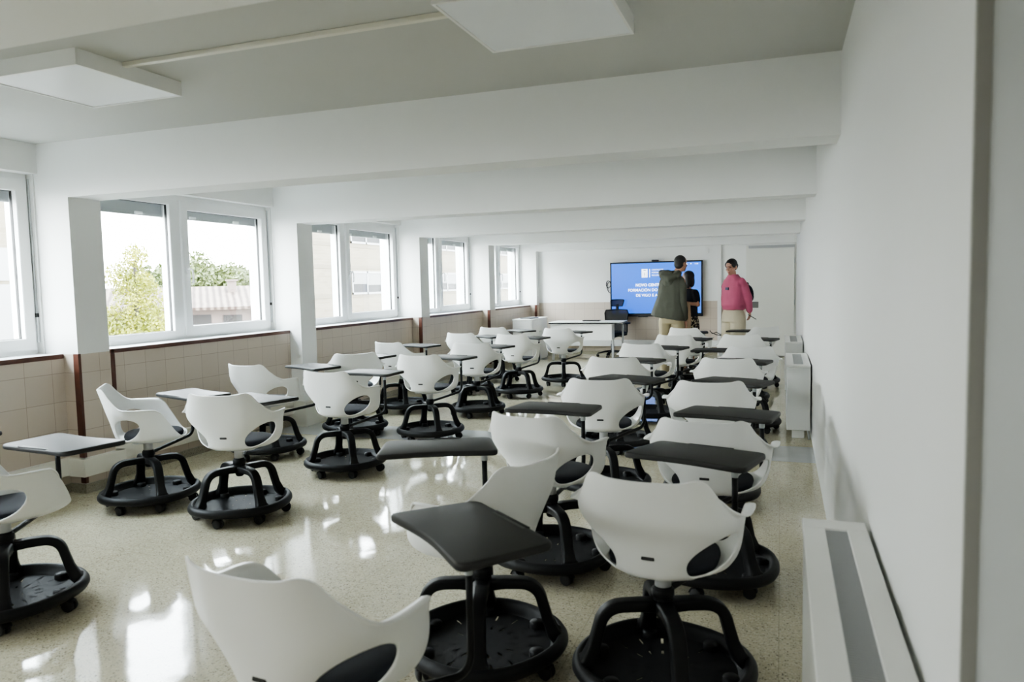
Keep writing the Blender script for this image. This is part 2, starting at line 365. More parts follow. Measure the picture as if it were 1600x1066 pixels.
def window(n, y0, y1, label):
    w = empty('window_%d' % n, (XW, (y0+y1)/2, ZT)); struct(w, label, 'window')
    ym = y0 + (y1-y0)*.475; z0, z1 = ZT-.008, 2.41; x0, x1 = XW-.06, XW+.0
    def L(mb, name, mats): 
        o = mb.obj(name, mats); o.parent = w; o.matrix_parent_inverse = Matrix.Translation(-w.location); return o
    mb = MB()
    ring(mb, x0, x1, y0, y1, z0, z1, .06); mb.box(x0+.002, x1-.002, ym-.045, ym+.045, z0+.05, z1-.05)
    L(mb, 'frame', M['pvc'])
    for a, b, sash in ((y0+.04, ym-.045, 0), (ym+.03, y1-.02, 1)):
        mb = MB(); xs0, xs1 = (x0+.0, x1+.022) if sash else (x0-.01, x1+.005); t = .085 if sash else .05
        zz0, zz1 = z0+.045, z1-.06
        ring(mb, xs0, xs1, a, b, zz0, zz1, t)
        s = L(mb, 'sash', M['pvc'])
        g = L(MB().box(x0+.018, x0+.024, a+t-.01, b-t+.01, zz0+t-.01, zz1-t+.01), 'pane', M['glass'])
        mb = MB()
        for q in (0, 1):
            e = (a+t, b-t)[q]; mb.box(x0+.012, x0+.035, e-.004 if q else e, e if q else e+.004, zz0+t, zz1-t)
        mb.box(x0+.012, x0+.035, a+t, b-t, zz0+t, zz0+t+.004); mb.box(x0+.012, x0+.035, a+t, b-t, zz1-t-.004, zz1-t)
        L(mb, 'gasket', M['rubber'])
        if sash:
            mb = MB(); hy = a+.045; mb.box(xs1, xs1+.012, hy-.014, hy+.014, 1.66, 1.73, .004)
            mb.tube([(xs1+.01, hy, 1.71), (xs1+.045, hy, 1.71), (xs1+.052, hy+.012, 1.70), (xs1+.050, hy+.02, 1.64), (xs1+.045, hy+.02, 1.575)], .009, 8)
            L(mb, 'handle', M['pvc'])
        drop = (.085 if not sash else .05) + (.55 if n == 1 else 0)  # unseen first window: shutter lowered further to cut light on the near chairs
        mb = MB()
        for q in range(4 if n > 1 else 15): mb.box(x0-.10, x0-.085, a-.01, b+.01, zz1-t-drop+q*.045, zz1-t-drop+q*.045+.046)
        mb.box(x0-.105, x0-.08, a-.01, b+.01, zz1-t-drop-.02, zz1-t-drop, .003)
        for q in (.25, .75): mb.box(x0-.08, x0-.06, a+(b-a)*q-.04, a+(b-a)*q+.04, zz1-t-drop-.012, zz1-t-drop+.012, .003, 1)
        L(mb, 'roller_shutter', [M['alu'], M['pvc']])
        mb = MB(); mb.box(x0-.11, x0-.0, a-.03, a-.005, z0, z1); mb.box(x0-.11, x0, b+.005, b+.03, z0, z1); L(mb, 'shutter_rail', M['alu'])
    mb = MB(); mb.box(x1+.02, x1+.027, y1-.012, y1-.006+.004, 1.35, 2.36); mb.box(x1+.015, x1+.035, y1-.018, y1-.002, 1.05+.09, 1.34, .003); mb.box(x1+.014, x1+.036, y1-.02, y1-.0, 1.33, 1.36, .002, 1)
    L(mb, 'shutter_strap', [M['grey'], M['rubber']])
    # light guide into the room
    ld = bpy.data.lights.new('window_portal', 'AREA'); ld.shape = 'RECTANGLE'; ld.size = y1-y0; ld.size_y = z1-z0; ld.cycles.is_portal = True
    lo = bpy.data.objects.new('window_portal', ld); C.objects.link(lo); lo.location = (XW-.30, (y0+y1)/2, (z0+z1)/2); lo.rotation_euler = (0, R(-90), 0)
for i in range(len(PY)-1):
    window(i+1, PY[i]+PD+.012, PY[i+1]-.012, ['white double window behind the viewer', 'white double window cut off by the left edge of the view', 'large white double window looking onto a yellow-green tree', 'white double window looking onto a brick facade with two windows', 'narrow-looking double window fourth along the wall', 'white double window nearest the far wall'][i])

# door in far wall
d = empty('door_1', (-.18, YF-.05, 0)); struct(d, 'white flush door with steel lock plate beside the right wall', 'door')
def D(mb, name, mats):
    o = mb.obj(name, mats); o.parent = d; o.matrix_parent_inverse = Matrix.Translation(-d.location); return o
mb = MB(); mb.box(-.64, -.595, YF-.075, YF, 0, 2.15, .003); mb.box(-.594, .244, YF-.073, YF, 2.10, 2.149, .0, 1); mb.box(.245, XR, YF-.075, YF, 0, 2.15, .003)
D(mb, 'door_frame', [M['door'], M['alu']])
leaf = D(MB().box(-.595, .238, YF-.10, YF-.062, .02, 2.095, .003), 'door_leaf', M['door'])
mb = MB(); mb.box(-.60, -.41, YF-.106, YF-.099, .945, 1.065, .002); mb.box(-.60, -.41, YF-.112, YF-.099, 1.05, 1.065, .002); mb.lathe([(.0, 0), (.012, 0), (.012, .03), (0, .03)], 12, 0, Matrix.Translation((-.55, YF-.099, 1.0)) @ Matrix.Rotation(R(90), 4, 'X'))
D(mb, 'lock_plate', plain('brushed_steel', (.20, .20, .19), .45, .3))
mb = MB()
for z in (.25, 1.05, 1.85): mb.lathe([(.009, z-.05), (.009, z+.05)], 10, 0, Matrix.Translation((.245, YF-.108, 0)))
D(mb, 'hinge', M['chrome'])

# ------------------------------------------------------------------ ceiling lamps, conduit, sensor
def lamp(x0, x1, y0, y1, label):
    e = empty('ceiling_light', ((x0+x1)/2, (y0+y1)/2, ZC)); tag(e, label, 'ceiling light', 'surface-mounted ceiling panels')
    w, h = (x1-x0)/2, (y1-y0)/2; z0, z1 = -.075, 0
    mb = MB()
    mb.box(-w, w, -h, -h+.012, z0, z1); mb.box(-w, w, h-.012, h, z0, z1); mb.box(-w, -w+.012, -h+.012, h-.012, z0, z1); mb.box(w-.012, w, -h+.012, h-.012, z0, z1)
    mb.obj('lamp_frame', M['white'], e)
    MB().box(-w+.012, w-.012, -h+.012, h-.012, z0+.004, z0+.012).obj('diffuser', M['diffuser'], e)
lamp(-3.63, -3.005, 2.585, 3.22, 'square white ceiling panel with pale diffuser, the left one')
lamp(-1.22, -.585, 2.57, 3.20, 'square white ceiling panel at top centre, cut off by the frame')
o = MB().box(-3.0, -1.225, 2.835, 2.865, ZC-.022, ZC, .003).obj('cable_conduit', M['conduit']); struct(o, 'thin ivory cable conduit on the ceiling between the two lamps', 'conduit')
o = MB().box(-1.40, -1.345, YF-.05, YF, 2.04, 2.14, .008).obj('motion_sensor', M['white']); tag(o, 'small white motion sensor high on the far wall', 'sensor')
mb = MB(); mb.box(XP+.05, XP+.063, 8.20, 8.40, .16, .25, .003)
o = mb.obj('wall_socket', M['white'])
for q in (8.25, 8.35):
    mb2 = MB(); mb2.lathe([(.0, .001), (.022, .001), (.022, 0)], 16, 0, Matrix.Translation((XP+.063, q, .205)) @ Matrix.Rotation(R(90), 4, 'Y')); mb2.obj('socket_insert', M['bezel'], o)
o.location = (XS - XP, 0, 0); tag(o, 'white double power socket on the cable duct under the windows', 'socket')

# ------------------------------------------------------------------ fan coils
def fancoil(y0, y1, x0, x1, label):
    e = empty('fan_coil_unit', ((x0+x1)/2, (y0+y1)/2, 0)); tag(e, label, 'fan coil heater', 'fan coil heaters along the right wall')
    w, h = (x1-x0)/2, (y1-y0)/2; z0, z1 = .09, .70
    MB().box(-w, w, -h, h, z0, z1-.02, .006).obj('casing', M['cream'], e)
    mb = MB(); mb.box(-w-.004, w, -h-.002, -h+.09, z1-.021, z1, .004); mb.box(-w-.004, w, h-.09, h+.002, z1-.021, z1, .004)
    mb.box(-w-.004, -w+.062, -h+.09, h-.09, z1-.021, z1, .003); mb.box(w-.06, w, -h+.09, h-.09, z1-.021, z1, .003)
    mb.obj('top_cover', M['white'], e)
    mb = MB(); mb.box(-w+.062, w-.06, -h+.09, h-.09, z1-.03, z1-.012, 0, 1)
    n = int((h*2-.2)/.011)
    for i in range(n):
        y = -h+.095+i*(2*h-.19)/n; mb.box(-w+.062, w-.06, y, y+.005, z1-.012, z1-.003)
    mb.obj('grille', [M['alu'], M['alu']], e)
    for s in (-1, 1): MB().box(-.055, .055, s*(h-.12)-.03, s*(h-.12)+.03, 0, z0+.005, .004).obj('foot', M['white'], e)
    mb = MB(); mb.tube([(w-.03, -h+.06, .12), (w-.02, -h+.05, .08), (w-.012, -h+.05, .03), (w-.010, -h+.05, .0)], .008, 8); mb.obj('pipe', M['grey'], e)
fancoil(1.22, 2.62, .075, .262, 'cream fan coil heater with grey top grille in the near right corner')
fancoil(7.32, 8.52, .055, .262, 'cream fan coil heater on short feet, halfway along the right wall')
fancoil(9.98, 11.2, .055, .262, 'cream fan coil heater farthest along the right wall, near the door')

# ------------------------------------------------------------------ tablet armchair
def shell_mesh():
    ZA = [.466, .485, .51, .55, .59, .63, .69, .74, .79, .87]
    AA = [.180, .212, .228, .243, .258, .273, .292, .284, .272, .252]
    def a(z): return cosl(z, ZA, AA)
    def b(z): return cosl(z, [.466, .482, .52, .61, .71, .87], [.170, .192, .204, .224, .250, .298])
    def f(z): return cosl(z, [.466, .49, .52, .69], [.235, .262, .265, .235])
    TX = [0, 18, 33, 41, 50, 60, 70, 90, 103, 111, 119, 127, 136, 146, 165, 180]
    TY = [.832, .836, .845, .835, .780, .725, .702, .697, .693, .674, .625, .565, .515, .490, .482, .480]
    def T(p): return cosl(abs(p), TX, TY)
    def P(p, z):
        q = R(p); s, c = math.sin(q), math.cos(q); n = cosl(z, [.466, .52, .62, .8], [2.5, 2.5, 2.7, 3.0])
        t = max(0., min(1., (abs(p)-30)/60)); t = t*t*(3-2*t); low = cosl(z, [.466, .52, .60, .67], [.80, .80, .90, 1.])
        af = cosl(z, [.466, .485, .51, .55, .60, .69, .87], [.205, .240, .258, .270, .277, .286, .25])
        t2 = max(0., min(1., (abs(p)-62)/45)); t2 = t2*t2*(3-2*t2)
        x = (a(z)*(low+(1-low)*t)*(1-t2)+af*t2)*math.copysign(abs(s)**(2/(n if c > 0 else 2.9)), s)
        y = -b(z)*abs(c)**(2/n) if c > 0 else f(z)*abs(c)**(2/2.4)
        return Vector((x, y, z))
    seg, rows = 128, 30; zb = .468
    bm = bmesh.new(); V = {}; par = {}
    cen = bm.verts.new((0, .02, .462))
    SR = 6
    for i in range(seg):
        p = -180 + 360*i/seg
        rim = P(p, zb)
        for j in range(1, SR+1):
            t = j/(SR+1); V[i, -j] = bm.verts.new(Vector((rim.x*t, .02+(rim.y-.02)*t, .462+.006*t**4)))
        for j in range(rows+1):
            z = zb + (T(p)-zb)*j/rows
            v = bm.verts.new(P(p, z)); V[i, j] = v; par[v] = (p, z)
        # rolled-out flange along the arm tops
        w = max(0., min(1., (abs(p)-52)/20, (116-abs(p))/18)); w = w*w*(3-2*w)
        top = P(p, T(p)); out = Vector((math.copysign(1, top.x), 0, 0))
        V[i, rows+1] = bm.verts.new(top + out*(.006+.012*w) + Vector((0, 0, .002+.003*w)) if w > 0 else top + Vector((0, 0, .002)))
        V[i, rows+2] = bm.verts.new(top + out*(.008+.028*w) + Vector((0, 0, .003+.002*w)) if w > 0 else top + Vector((0, 0, .003)))
    # side openings
    HC, HR, ZC_, ZR_ = 61, 26, .560, .077
    def e(p, z):
        u = (abs(p)-HC)/HR; w = (z-ZC_)/ZR_ - .32*u
        return math.sqrt(u*u + w*w)
    seq = list(range(-SR, 0))
    def key(r): return -(SR+1) - r if r < 0 else r
    order = [-(k) for k in range(1, SR+1)] + list(range(0, rows+3))
    faces = []
    for i in range(seg):
        j = (i+1) % seg
        bm.faces.new((cen, V[i, -1], V[j, -1]))
        for k in range(len(order)-1):
            q = (V[i, order[k]], V[j, order[k]], V[j, order[k+1]], V[i, order[k+1]])
            if all(v in par and e(*par[v]) < 1 for v in q): continue
            bm.faces.new(q)
    for v, (p, z) in par.items():
        k = e(p, z)
        if k < 1 and v.link_faces:
            s = math.copysign(1, p); u = (abs(p)-HC)/HR; w = (z-ZC_)/ZR_ - .32*u; u /= max(k, .05); w /= max(k, .05)
            v.co = P(s*(HC+HR*u), ZC_+ZR_*(w+.32*u))
    bmesh.ops.delete(bm, geom=[v for v in bm.verts if not v.link_faces], context='VERTS')
    bmesh.ops.recalc_face_normals(bm, faces=bm.faces[:])
    for fc in bm.faces: fc.smooth = True
    me = bpy.data.meshes.new('seat_shell'); bm.to_mesh(me); bm.free(); me.materials.append(M['shell'])
    o = bpy.data.objects.new('seat_shell', me); C.objects.link(o)
    baked(o, [('SOLIDIFY', dict(thickness=.007, offset=0., use_even_offset=False)), ('SMOOTH', dict(factor=.35, iterations=2))])
    for p in o.data.polygons: p.use_smooth = True
    return o

def rrect_sec(w=1., h=1., r=.45, n=4):
    pts = []
    for cx, cy, a0 in ((1-r, 1-r, 0), (-1+r, 1-r, 90), (-1+r, -1+r, 180), (1-r, -1+r, 270)):
        for k in range(n+1):
            a = R(a0 + 90*k/n); pts.append(((cx+r*math.cos(a))*w, (cy+r*math.sin(a))*h))
    return pts
def bez(p0, p1, p2, n=6):
    return [tuple((1-t)**2*a+2*t*(1-t)*b+t*t*c for a, b, c in zip(p0, p1, p2)) for t in [k/n for k in range(n+1)]]

def build_chair():
    root = empty('tablet_armchair'); P = {}
    sh = shell_mesh(); sh.parent = root; P['shell'] = sh
    # cushion
    mb = MB(); prof = [(0, .470), (.90, .470), (.985, .478), (1, .490), (.985, .502), (.93, .510), (.6, .512), (0, .510)]
    seg = 40; vs = []; n = len(prof)
    for i in range(seg):
        a = 2*PI*i/seg; s, c = math.sin(a), math.cos(a)
        for r, z in prof:
            x = .196*r*math.copysign(abs(s)**.75, s); y = (.215 if c > 0 else .165)*r*math.copysign(abs(c)**.75, c)
            vs.append((x, y+.02, z))
    fs = [(i*n+k, ((i+1) % seg)*n+k, ((i+1) % seg)*n+k+1, i*n+k+1) for i in range(seg) for k in range(n-1)]
    mb.add(vs, fs, 0, True); bmesh.ops.remove_doubles(mb.bm, verts=mb.bm.verts[:], dist=1e-5)
    P['cushion'] = mb.obj('seat_cushion', M['cush'], root)
    mb = MB(); t = Matrix.Translation((0, -.2135, .555)) @ Matrix.Rotation(R(-13), 4, 'X'); mb.box(-.023, .023, -.004, .004, -.008, .008, .003, 0, 2, t); mb.box(-.018, .018, -.0055, .0, -.004, .004, .001, 1, 1, t)
    P['badge'] = mb.obj('badge', [M['black'], M['tablet']], root)
    mb = MB(); mb.prism([(x*.13, y*.10+.01) for x, y in rrect_sec(1, 1, .3)], .446, .464); mb.prism([(x*.07, y*.06) for x, y in rrect_sec(1, 1, .4)], .436, .448)
    P['plate'] = mb.obj('support_plate', M['grey'], root)
    P['column'] = MB().lathe([(.0, .385), (.030, .385), (.030, .452), (.034, .462), (0, .462)], 20).obj('column', M['grey'], root)
    P['hub'] = MB().lathe([(0, .285), (.020, .270), (.026, .278), (.030, .30), (.036, .32), (.036, .386), (.033, .392), (0, .392)], 20).obj('hub', M['black'], root)
    sec = rrect_sec(1, 1, .42, 3)
    for k in range(4):
        a = PI/2*k; path = [(.02, 0, .318), (.09, 0, .322)] + bez((.150, 0, .321), (.222, 0, .318), (.236, 0, .245), 7) + [(.255, 0, .175), (.276, 0, .122), (.298, 0, .10)]
        rad = [(.038, .022), (.030, .021)] + [(.028, .021)]*8 + [(.027, .022), (.034, .026), (.050, .028)]
        q = [(x*math.cos(a), x*math.sin(a), z) for x, y, z in path]
        mb = MB(); mb.tube(q, rad, sect=sec); P['leg%d' % k] = mb.obj('leg', M['black'], root)
    # tray: rim + dish with cut slots + caps
    mb = MB(); n = 56
    rim = [(.262, .080), (.276, .084), (.289, .112), (.295, .122), (.305, .126), (.319, .120), (.329, .104), (.330, .088), (.322, .074), (.300, .066), (.28, .066), (.262, .072)]
    sg = 72; vs = []; m = len(rim)
    for i in range(sg):
        a = 2*PI*i/sg; sq = 1 + .022*math.cos(4*a)          # slightly squared towards the legs
        for r, z in rim: vs.append((r*sq*math.cos(a), r*sq*math.sin(a), z))
    mb.add(vs, [(i*m+k, ((i+1) % sg)*m+k, ((i+1) % sg)*m+(k+1) % m, i*m+(k+1) % m) for i in range(sg) for k in range(m)], 0, True)
    mb.lathe([(0, .076), (.268, .080)], 72, 1, cap=False); mb.lathe([(0, .072), (.268, .072)], 72, 1, cap=False)
    for k in range(6):
        a = 2*PI*k/6+R(30); mb.lathe([(.030, .075), (.030, .100), (.026, .106), (0, .108)], 18, 0, Matrix.Translation((.245*math.cos(a), .245*math.sin(a), 0)), cap=False)
    P['tray'] = mb.obj('tray', [M['black'], M['tray']], root, recalc=True)
    for k in range(6):
        a = 2*PI*k/6+R(30); t = Matrix.Translation((.272*math.cos(a), .272*math.sin(a), 0)) @ Matrix.Rotation(a*2.3+k, 4, 'Z')
        mb = MB()
        for s in (-1, 1): mb.lathe([(0, .003), (.012, .003), (.025, .006), (.030, .009), (.030, .019), (.025, .022), (0, .022)], 20, 0, t @ Matrix.Translation((.012, s*.0135-.0125, .030)) @ Matrix.Rotation(R(-90), 4, 'X'))
        c = mb.obj('caster', M['rubber'], root); P['caster%d' % k] = c
        mb = MB(); mb.tube([t @ Vector((-.020, 0, .036)), t @ Vector((-.008, 0, .055)), t @ Vector((.012, 0, .061)), t @ Vector((.034, 0, .050))], [(.024, .006)]*4, 8); mb.lathe([(.009, .045), (.009, .068)], 10, 0, t)
        P['fork%d' % k] = mb.obj('caster_hood', M['black'], c)
    # swivel arm (local +x) and pole
    RA = .50
    mb = MB(); path = [(.02, 0, .366), (.06, 0, .368), (.40, 0, .398)] + bez((.435, 0, .401), (RA, 0, .407), (RA, 0, .475), 8) + [(RA, 0, .60), (RA, 0, .700)]
    mb.tube(path, .0125, 12); mb.lathe([(.038, .352), (.041, .356), (.041, .380), (.038, .384)], 20)
    P['arm'] = mb.obj('writing_arm', M['black'], root)
    mb = MB(); mb.lathe([(.0135, .695), (.0150, .699), (.0150, .722), (.0140, .727)], 14, 0, Matrix.Translation((RA, 0, 0)))
    P['collar'] = mb.obj('collar', plain('collar_plastic', (.38, .40, .40), .4), P['arm'])
    # tablet, origin on the pole, long side along +x, slot edge at -y
    def rounded(cs, rads, n=6):
        out = []
        k = len(cs)
        for i in range(k):
            p, a, b = Vector(cs[i]), Vector(cs[i-1]), Vector(cs[(i+1) % k]); u, v = (a-p).normalized(), (b-p).normalized(); r = rads[i]
            out += [tuple(q) for q in bez(tuple(p+u*r), tuple(p), tuple(p+v*r), n)]
        return out
    pts = rounded([(-.062, .058), (-.050, -.262), (.462, -.270), (.492, .050)], [.04, .045, .045, .035])
    # hollow user edge
    full = []
    last, first = pts[-1], pts[0]
    for t in range(1, 10):
        u = t/10; full.append((last[0]+(first[0]-last[0])*u, last[1]+(first[1]-last[1])*u - .020*math.sin(PI*u)**1.2))
    pts = pts + full
    t = bmesh.new(); top = [t.verts.new((x, y, .751)) for x, y in pts]; fcs = t.faces.new(top)
    r = bmesh.ops.extrude_face_region(t, geom=[fcs]); 
    for v in [g for g in r['geom'] if isinstance(g, bmesh.types.BMVert)]: v.co.z = .726
    bmesh.ops.recalc_face_normals(t, faces=t.faces[:])
    ed = [e_ for e_ in t.edges if abs(e_.verts[0].co.z-e_.verts[1].co.z) < 1e-6]
    bmesh.ops.bevel(t, geom=ed, offset=.0085, segments=3, affect='EDGES', profile=.5)
    mb = MB(); mb.join(t)
    mb.box(.10, .31, -.264, -.252, .744, .7535, .002, 0); mb.box(.105, .305, -.251, -.240, .745, .7516, 0, 1)
    mb.lathe([(.026, .722), (.026, .728)], 16)
    tb = mb.obj('tablet', [M['tablet'], M['bezel']], root); smooth_by_angle(tb, 35); P['tablet'] = tb
    return root, P
CH, CP = build_chair()

GRP = 'white tablet armchairs on black wheeled bases'
# x, y, base angle, shell yaw, arm angle, tablet direction, label
CHAIRS = [
 (-.40, 2.67, 21, -5, 63, 163, 'front-right white tablet armchair beside the near fan coil, seen squarely from behind'),
 (-1.15, 1.62, 60, -6, 35.4, 140, 'white tablet armchair at bottom centre, cut off by the frame, hiding its own base', .41),
 (-1.11, 2.66, 18, 74, 110, 206, 'white tablet armchair turned sideways to the left, behind the nearest dark tablet'),
 (-3.43, 2.40, 50, -10, 113.8, -5, 'white tablet armchair cut off by the left edge, its whole tablet in view'),
 (-4.45, 2.40, 30, 0, 100, -8, 'tablet armchair almost wholly out of view, only its tablet tip at the left edge'),
 (-4.20, 4.0, 60, -48, 97, -18, 'white tablet armchair in side view by the first pillar, facing right'),
 (-3.38, 3.96, 66, 16, 121, -12, 'white tablet armchair seen from behind just right of the side-turned one near the first pillar'),
 (-1.14, 3.70, 35, -13, 84, 177, 'white tablet armchair directly behind the sideways one, cushion showing through its side hole'),
 (-.32, 3.76, 48, -4, 63, 168, 'white tablet armchair second from the front in the column nearest the right wall'),
 (-4.37, 5.52, 50, -5, 62, 158, 'white tablet armchair below the large tree window, half hidden by two tablets'),
 (-3.35, 5.19, 45, -2, 78, 175, 'white tablet armchair on black base standing just in front of the all white pillar'),
 (-1.18, 5.13, 30, 7, 65, 159, 'white tablet armchair third from the front in the centre-right column'),
 (-.44, 5.14, 52, 4, 58, 157, 'white tablet armchair third from the front in the column nearest the right wall'),
 (-4.12, 6.58, 20, 37, 88, 170, 'white tablet armchair beside the all white pillar, its broad back turned to us'),
 (-3.25, 6.56, 41, 3, 75, 168, 'white tablet armchair standing on the grey floor band, clear of its neighbours'),
 (-1.38, 6.58, 15, 3, 62, 165, 'white tablet armchair fourth from the front in the centre-right column'),
 (-.42, 6.62, 55, 1, 60, 165, 'white tablet armchair on the right, level with the end of the grey floor band'),
 (-4.30, 7.95, 35, -12, 80, 166, 'white tablet armchair in front of the second tiled pillar, by the brick-view window'),
 (-3.31, 7.92, 60, 8, 76, 165, 'white tablet armchair right behind the one on the grey floor band'),
 (-1.35, 8.02, 40, -7, 58, 165, 'white tablet armchair fifth from the front in the centre-right column'),
 (-.31, 7.74, 48, 8, 104, 180, 'white tablet armchair beside the middle fan coil heater'),
 (-4.10, 9.54, 25, -5, 71, 150, 'white tablet armchair by the third tiled pillar, second from last along the windows'),
 (-3.31, 9.38, 50, -2, 74, 165, 'white tablet armchair two places behind the one on the grey floor band'),
 (-1.19, 9.32, 20, -4, 60, 165, 'white tablet armchair last but one in the centre-right column'),
 (-.44, 9.40, 45, 0, 50, 165, 'white tablet armchair on the right just in front of the farthest fan coil heater'),
 (-4.15, 10.85, 35, -2, 62, 142, 'farthest white tablet armchair along the windows, near the white cabinet'),
 (-3.03, 10.60, 16, -4, 72, 159, 'white tablet armchair standing alone in front of the white desk'),
 (-1.19, 10.66, 40, -16, 74, 185, 'white tablet armchair directly in front of the man in the green jacket'),
 (-.33, 10.90, 30, 36, 84, 174, 'farthest white tablet armchair on the right, in front of the white door'),
]
RA = .50
def place_chair(root, P, c):
    x, y, ba, ya, aa, ta, label = c[:7]; RA = c[7] if len(c) > 7 else .50
    root.location = (x, y, 0); root.rotation_euler = (0, 0, R(ba))
    tag(root, label, 'chair', GRP)
    for k in ('shell', 'cushion', 'badge', 'plate'): P[k].rotation_euler = (0, 0, R(ya-ba)); P[k].location = (0, 0, .012)
    P['arm'].rotation_euler = (0, 0, R(aa-ba)); P['arm'].scale = (RA/.5, RA/.5, 1)
    P['tablet'].location = (RA*math.cos(R(aa-ba)), RA*math.sin(R(aa-ba)), 0); P['tablet'].rotation_euler = (0, 0, R(ta-ba))
for i, c in enumerate(CHAIRS):
    if i == 0: place_chair(CH, CP, c); continue
    r = CH.copy(); C.objects.link(r); P = {}
    for k, o in CP.items():
        if o.parent is CH:
            q = o.copy(); C.objects.link(q); q.parent = r; P[k] = q
    for k, o in CP.items():
        if o.parent is not CH:
            pk = [kk for kk, oo in CP.items() if oo is o.parent][0]
            q = o.copy(); C.objects.link(q); q.parent = P[pk]; P[k] = q
    place_chair(r, P, c)

# ------------------------------------------------------------------ teacher's desk, chair, cabinet, laptops
dk = empty('teacher_desk', (-3.55, 14.25, 0), R(0)); tag(dk, 'white teacher desk with dark edge and deep front panel before the screen', 'desk')
mb = MB(); mb.box(-.72, .70, -.33, .33, .722, .748, .003); mb.obj('desktop', M['white'], dk)
mb = MB(); mb.box(-.725, .705, -.334, .334, .716, .738, .003); mb.obj('edge_band', M['bezel'], dk)
mb = MB(); mb.box(-.70, .52, -.29, -.03, .40, .714, .004); mb.obj('front_panel', M['white'], dk)
for sx, x in ((-1, -.66), (1, .53)):
    mb = MB(); mb.box(x-.02, x+.02, -.27, -.23, 0, .42, .004); mb.obj('leg', M['alu'], dk)
    x2 = x+(.10 if sx > 0 else 0)
    mb = MB(); mb.tube([(x2-.12, .22, .70)] + bez((x2-.06, .22, .70), (x2, .22, .70), (x2, .22, .62), 6) + [(x2, .22, .02), (x2, .22, 0)], .021, 12); mb.obj('leg', M['alu'], dk)
def laptop(loc, rz, label):
    e = empty('laptop', loc, rz); tag(e, label, 'laptop', 'closed dark laptops')
    mb = MB(); mb.box(-.17, .17, -.12, .12, .003, .012, .003); [mb.box(sx*.14-.012, sx*.14+.012, sy*.09-.012, sy*.09+.012, 0, .003) for sx in (-1, 1) for sy in (-1, 1)]; mb.obj('laptop_base', M['bezel'], e)
    MB().box(-.17, .17, -.12, .12, .0125, .020, .003).obj('laptop_lid', M['tablet'], e)
laptop((-3.50, 14.30, .748), R(5), 'closed dark laptop lying on the white teacher desk')
oc = empty('office_chair', (-3.20, 14.80, 0), R(172)); tag(oc, 'black mesh office chair with headrest behind the teacher desk', 'office chair')
for k in range(5):
    a = 2*PI*k/5+.3; mb = MB(); mb.tube([(.02*math.cos(a), .02*math.sin(a), .115), (.15*math.cos(a), .15*math.sin(a), .105), (.30*math.cos(a), .30*math.sin(a), .068)], [(.032, .024), (.026, .018), (.018, .012)], sect=rrect_sec(1, 1, .5, 3)); l = mb.obj('base_spoke', M['black'], oc)
    mb = MB()
    for s in (-1, 1): mb.lathe([(0, .004), (.022, .005), (.027, .009), (.027, .018), (.022, .022), (0, .022)], 16, 0, Matrix.Translation((.30*math.cos(a), .30*math.sin(a), .027)) @ Matrix.Rotation(a+.6, 4, 'Z') @ Matrix.Translation((0, s*.014-.013, 0)) @ Matrix.Rotation(R(-90), 4, 'X'))
    mb.lathe([(.008, .05), (.008, .075)], 8, 0, Matrix.Translation((.30*math.cos(a), .30*math.sin(a), 0)))
    mb.obj('caster', M['rubber'], l)
MB().lathe([(0, .09), (.032, .09), (.032, .26), (.022, .262), (.022, .40), (0, .40)], 18).obj('gas_column', M['black'], oc)
mb = MB(); mb.box(-.10, .10, -.13, .11, .395, .44, .012); mb.tube([(.08, .02, .42), (.24, .03, .41), (.29, .03, .415)], .008, 8); mb.tube([(-.08, .02, .42), (-.22, .05, .41)], .008, 8); mb.obj('mechanism', M['black'], oc)
mb = MB(); mb.prism([(x*.25, y*.24+.0) for x, y in rrect_sec(1, 1, .4, 5)], .44, .505); so = mb.obj('seat', M['cush'], oc); baked(so, [('BEVEL', dict(width=.018, segments=3))]); smooth_by_angle(so)
def mesh_fabric():
    m, nt, b = nodes('black_mesh_fabric'); L = nt.links.new; b.inputs['Base Color'].default_value = (.012, .012, .013, 1); b.inputs['Roughness'].default_value = .8
    tr = N(nt, 'ShaderNodeBsdfTransparent'); mx = N(nt, 'ShaderNodeMixShader'); tc = N(nt, 'ShaderNodeTexCoord'); ck = N(nt, 'ShaderNodeTexChecker'); ck.inputs['Scale'].default_value = 420
    L(tc.outputs['Object'], ck.inputs['Vector']); mr = N(nt, 'ShaderNodeMapRange'); mr.inputs['To Min'].default_value = .02; mr.inputs['To Max'].default_value = .09; L(ck.outputs['Fac'], mr.inputs['Value'])
    L(mr.outputs[0], mx.inputs[0]); L(b.outputs[0], mx.inputs[1]); L(tr.outputs[0], mx.inputs[2]); L(mx.outputs[0], nt.nodes['Material Output'].inputs['Surface']); return m
M['mesh'] = mesh_fabric()
def backpanel(w0, w1, z0, z1, y0, bulge, name, rad):
    ring = []
    for u, v in [(-1, 0), (-1, .5), (-1.04, .85), (-.93, .99), (0, 1.02), (.93, .99), (1.04, .85), (1, .5), (1, 0), (0, -.03)]:
        w = w0+(w1-w0)*v; ring.append((u*w, y0-.05*v+bulge*(1-u*u)*-1, z0+(z1-z0)*v))
    mb = MB(); mb.tube(ring, rad, 8, closed=True); fr = mb.obj(name+'_frame', M['black'], oc)
    nx, nz = 10, 8; vs = []; fs = []
    for j in range(nz+1):
        for i in range(nx+1):
            u, v = -1+2*i/nx, j/nz; w = w0+(w1-w0)*v; vs.append((u*w*.99, y0-.05*v-bulge*(1-u*u), z0+(z1-z0)*v))
    for j in range(nz):
        for i in range(nx): fs.append((j*(nx+1)+i, j*(nx+1)+i+1, (j+1)*(nx+1)+i+1, (j+1)*(nx+1)+i))
    mb = MB(); mb.add(vs, fs, 0, True); mb.obj(name+'_mesh', M['mesh'], fr)
backpanel(.22, .245, .52, .935, -.21, .03, 'backrest', .012)
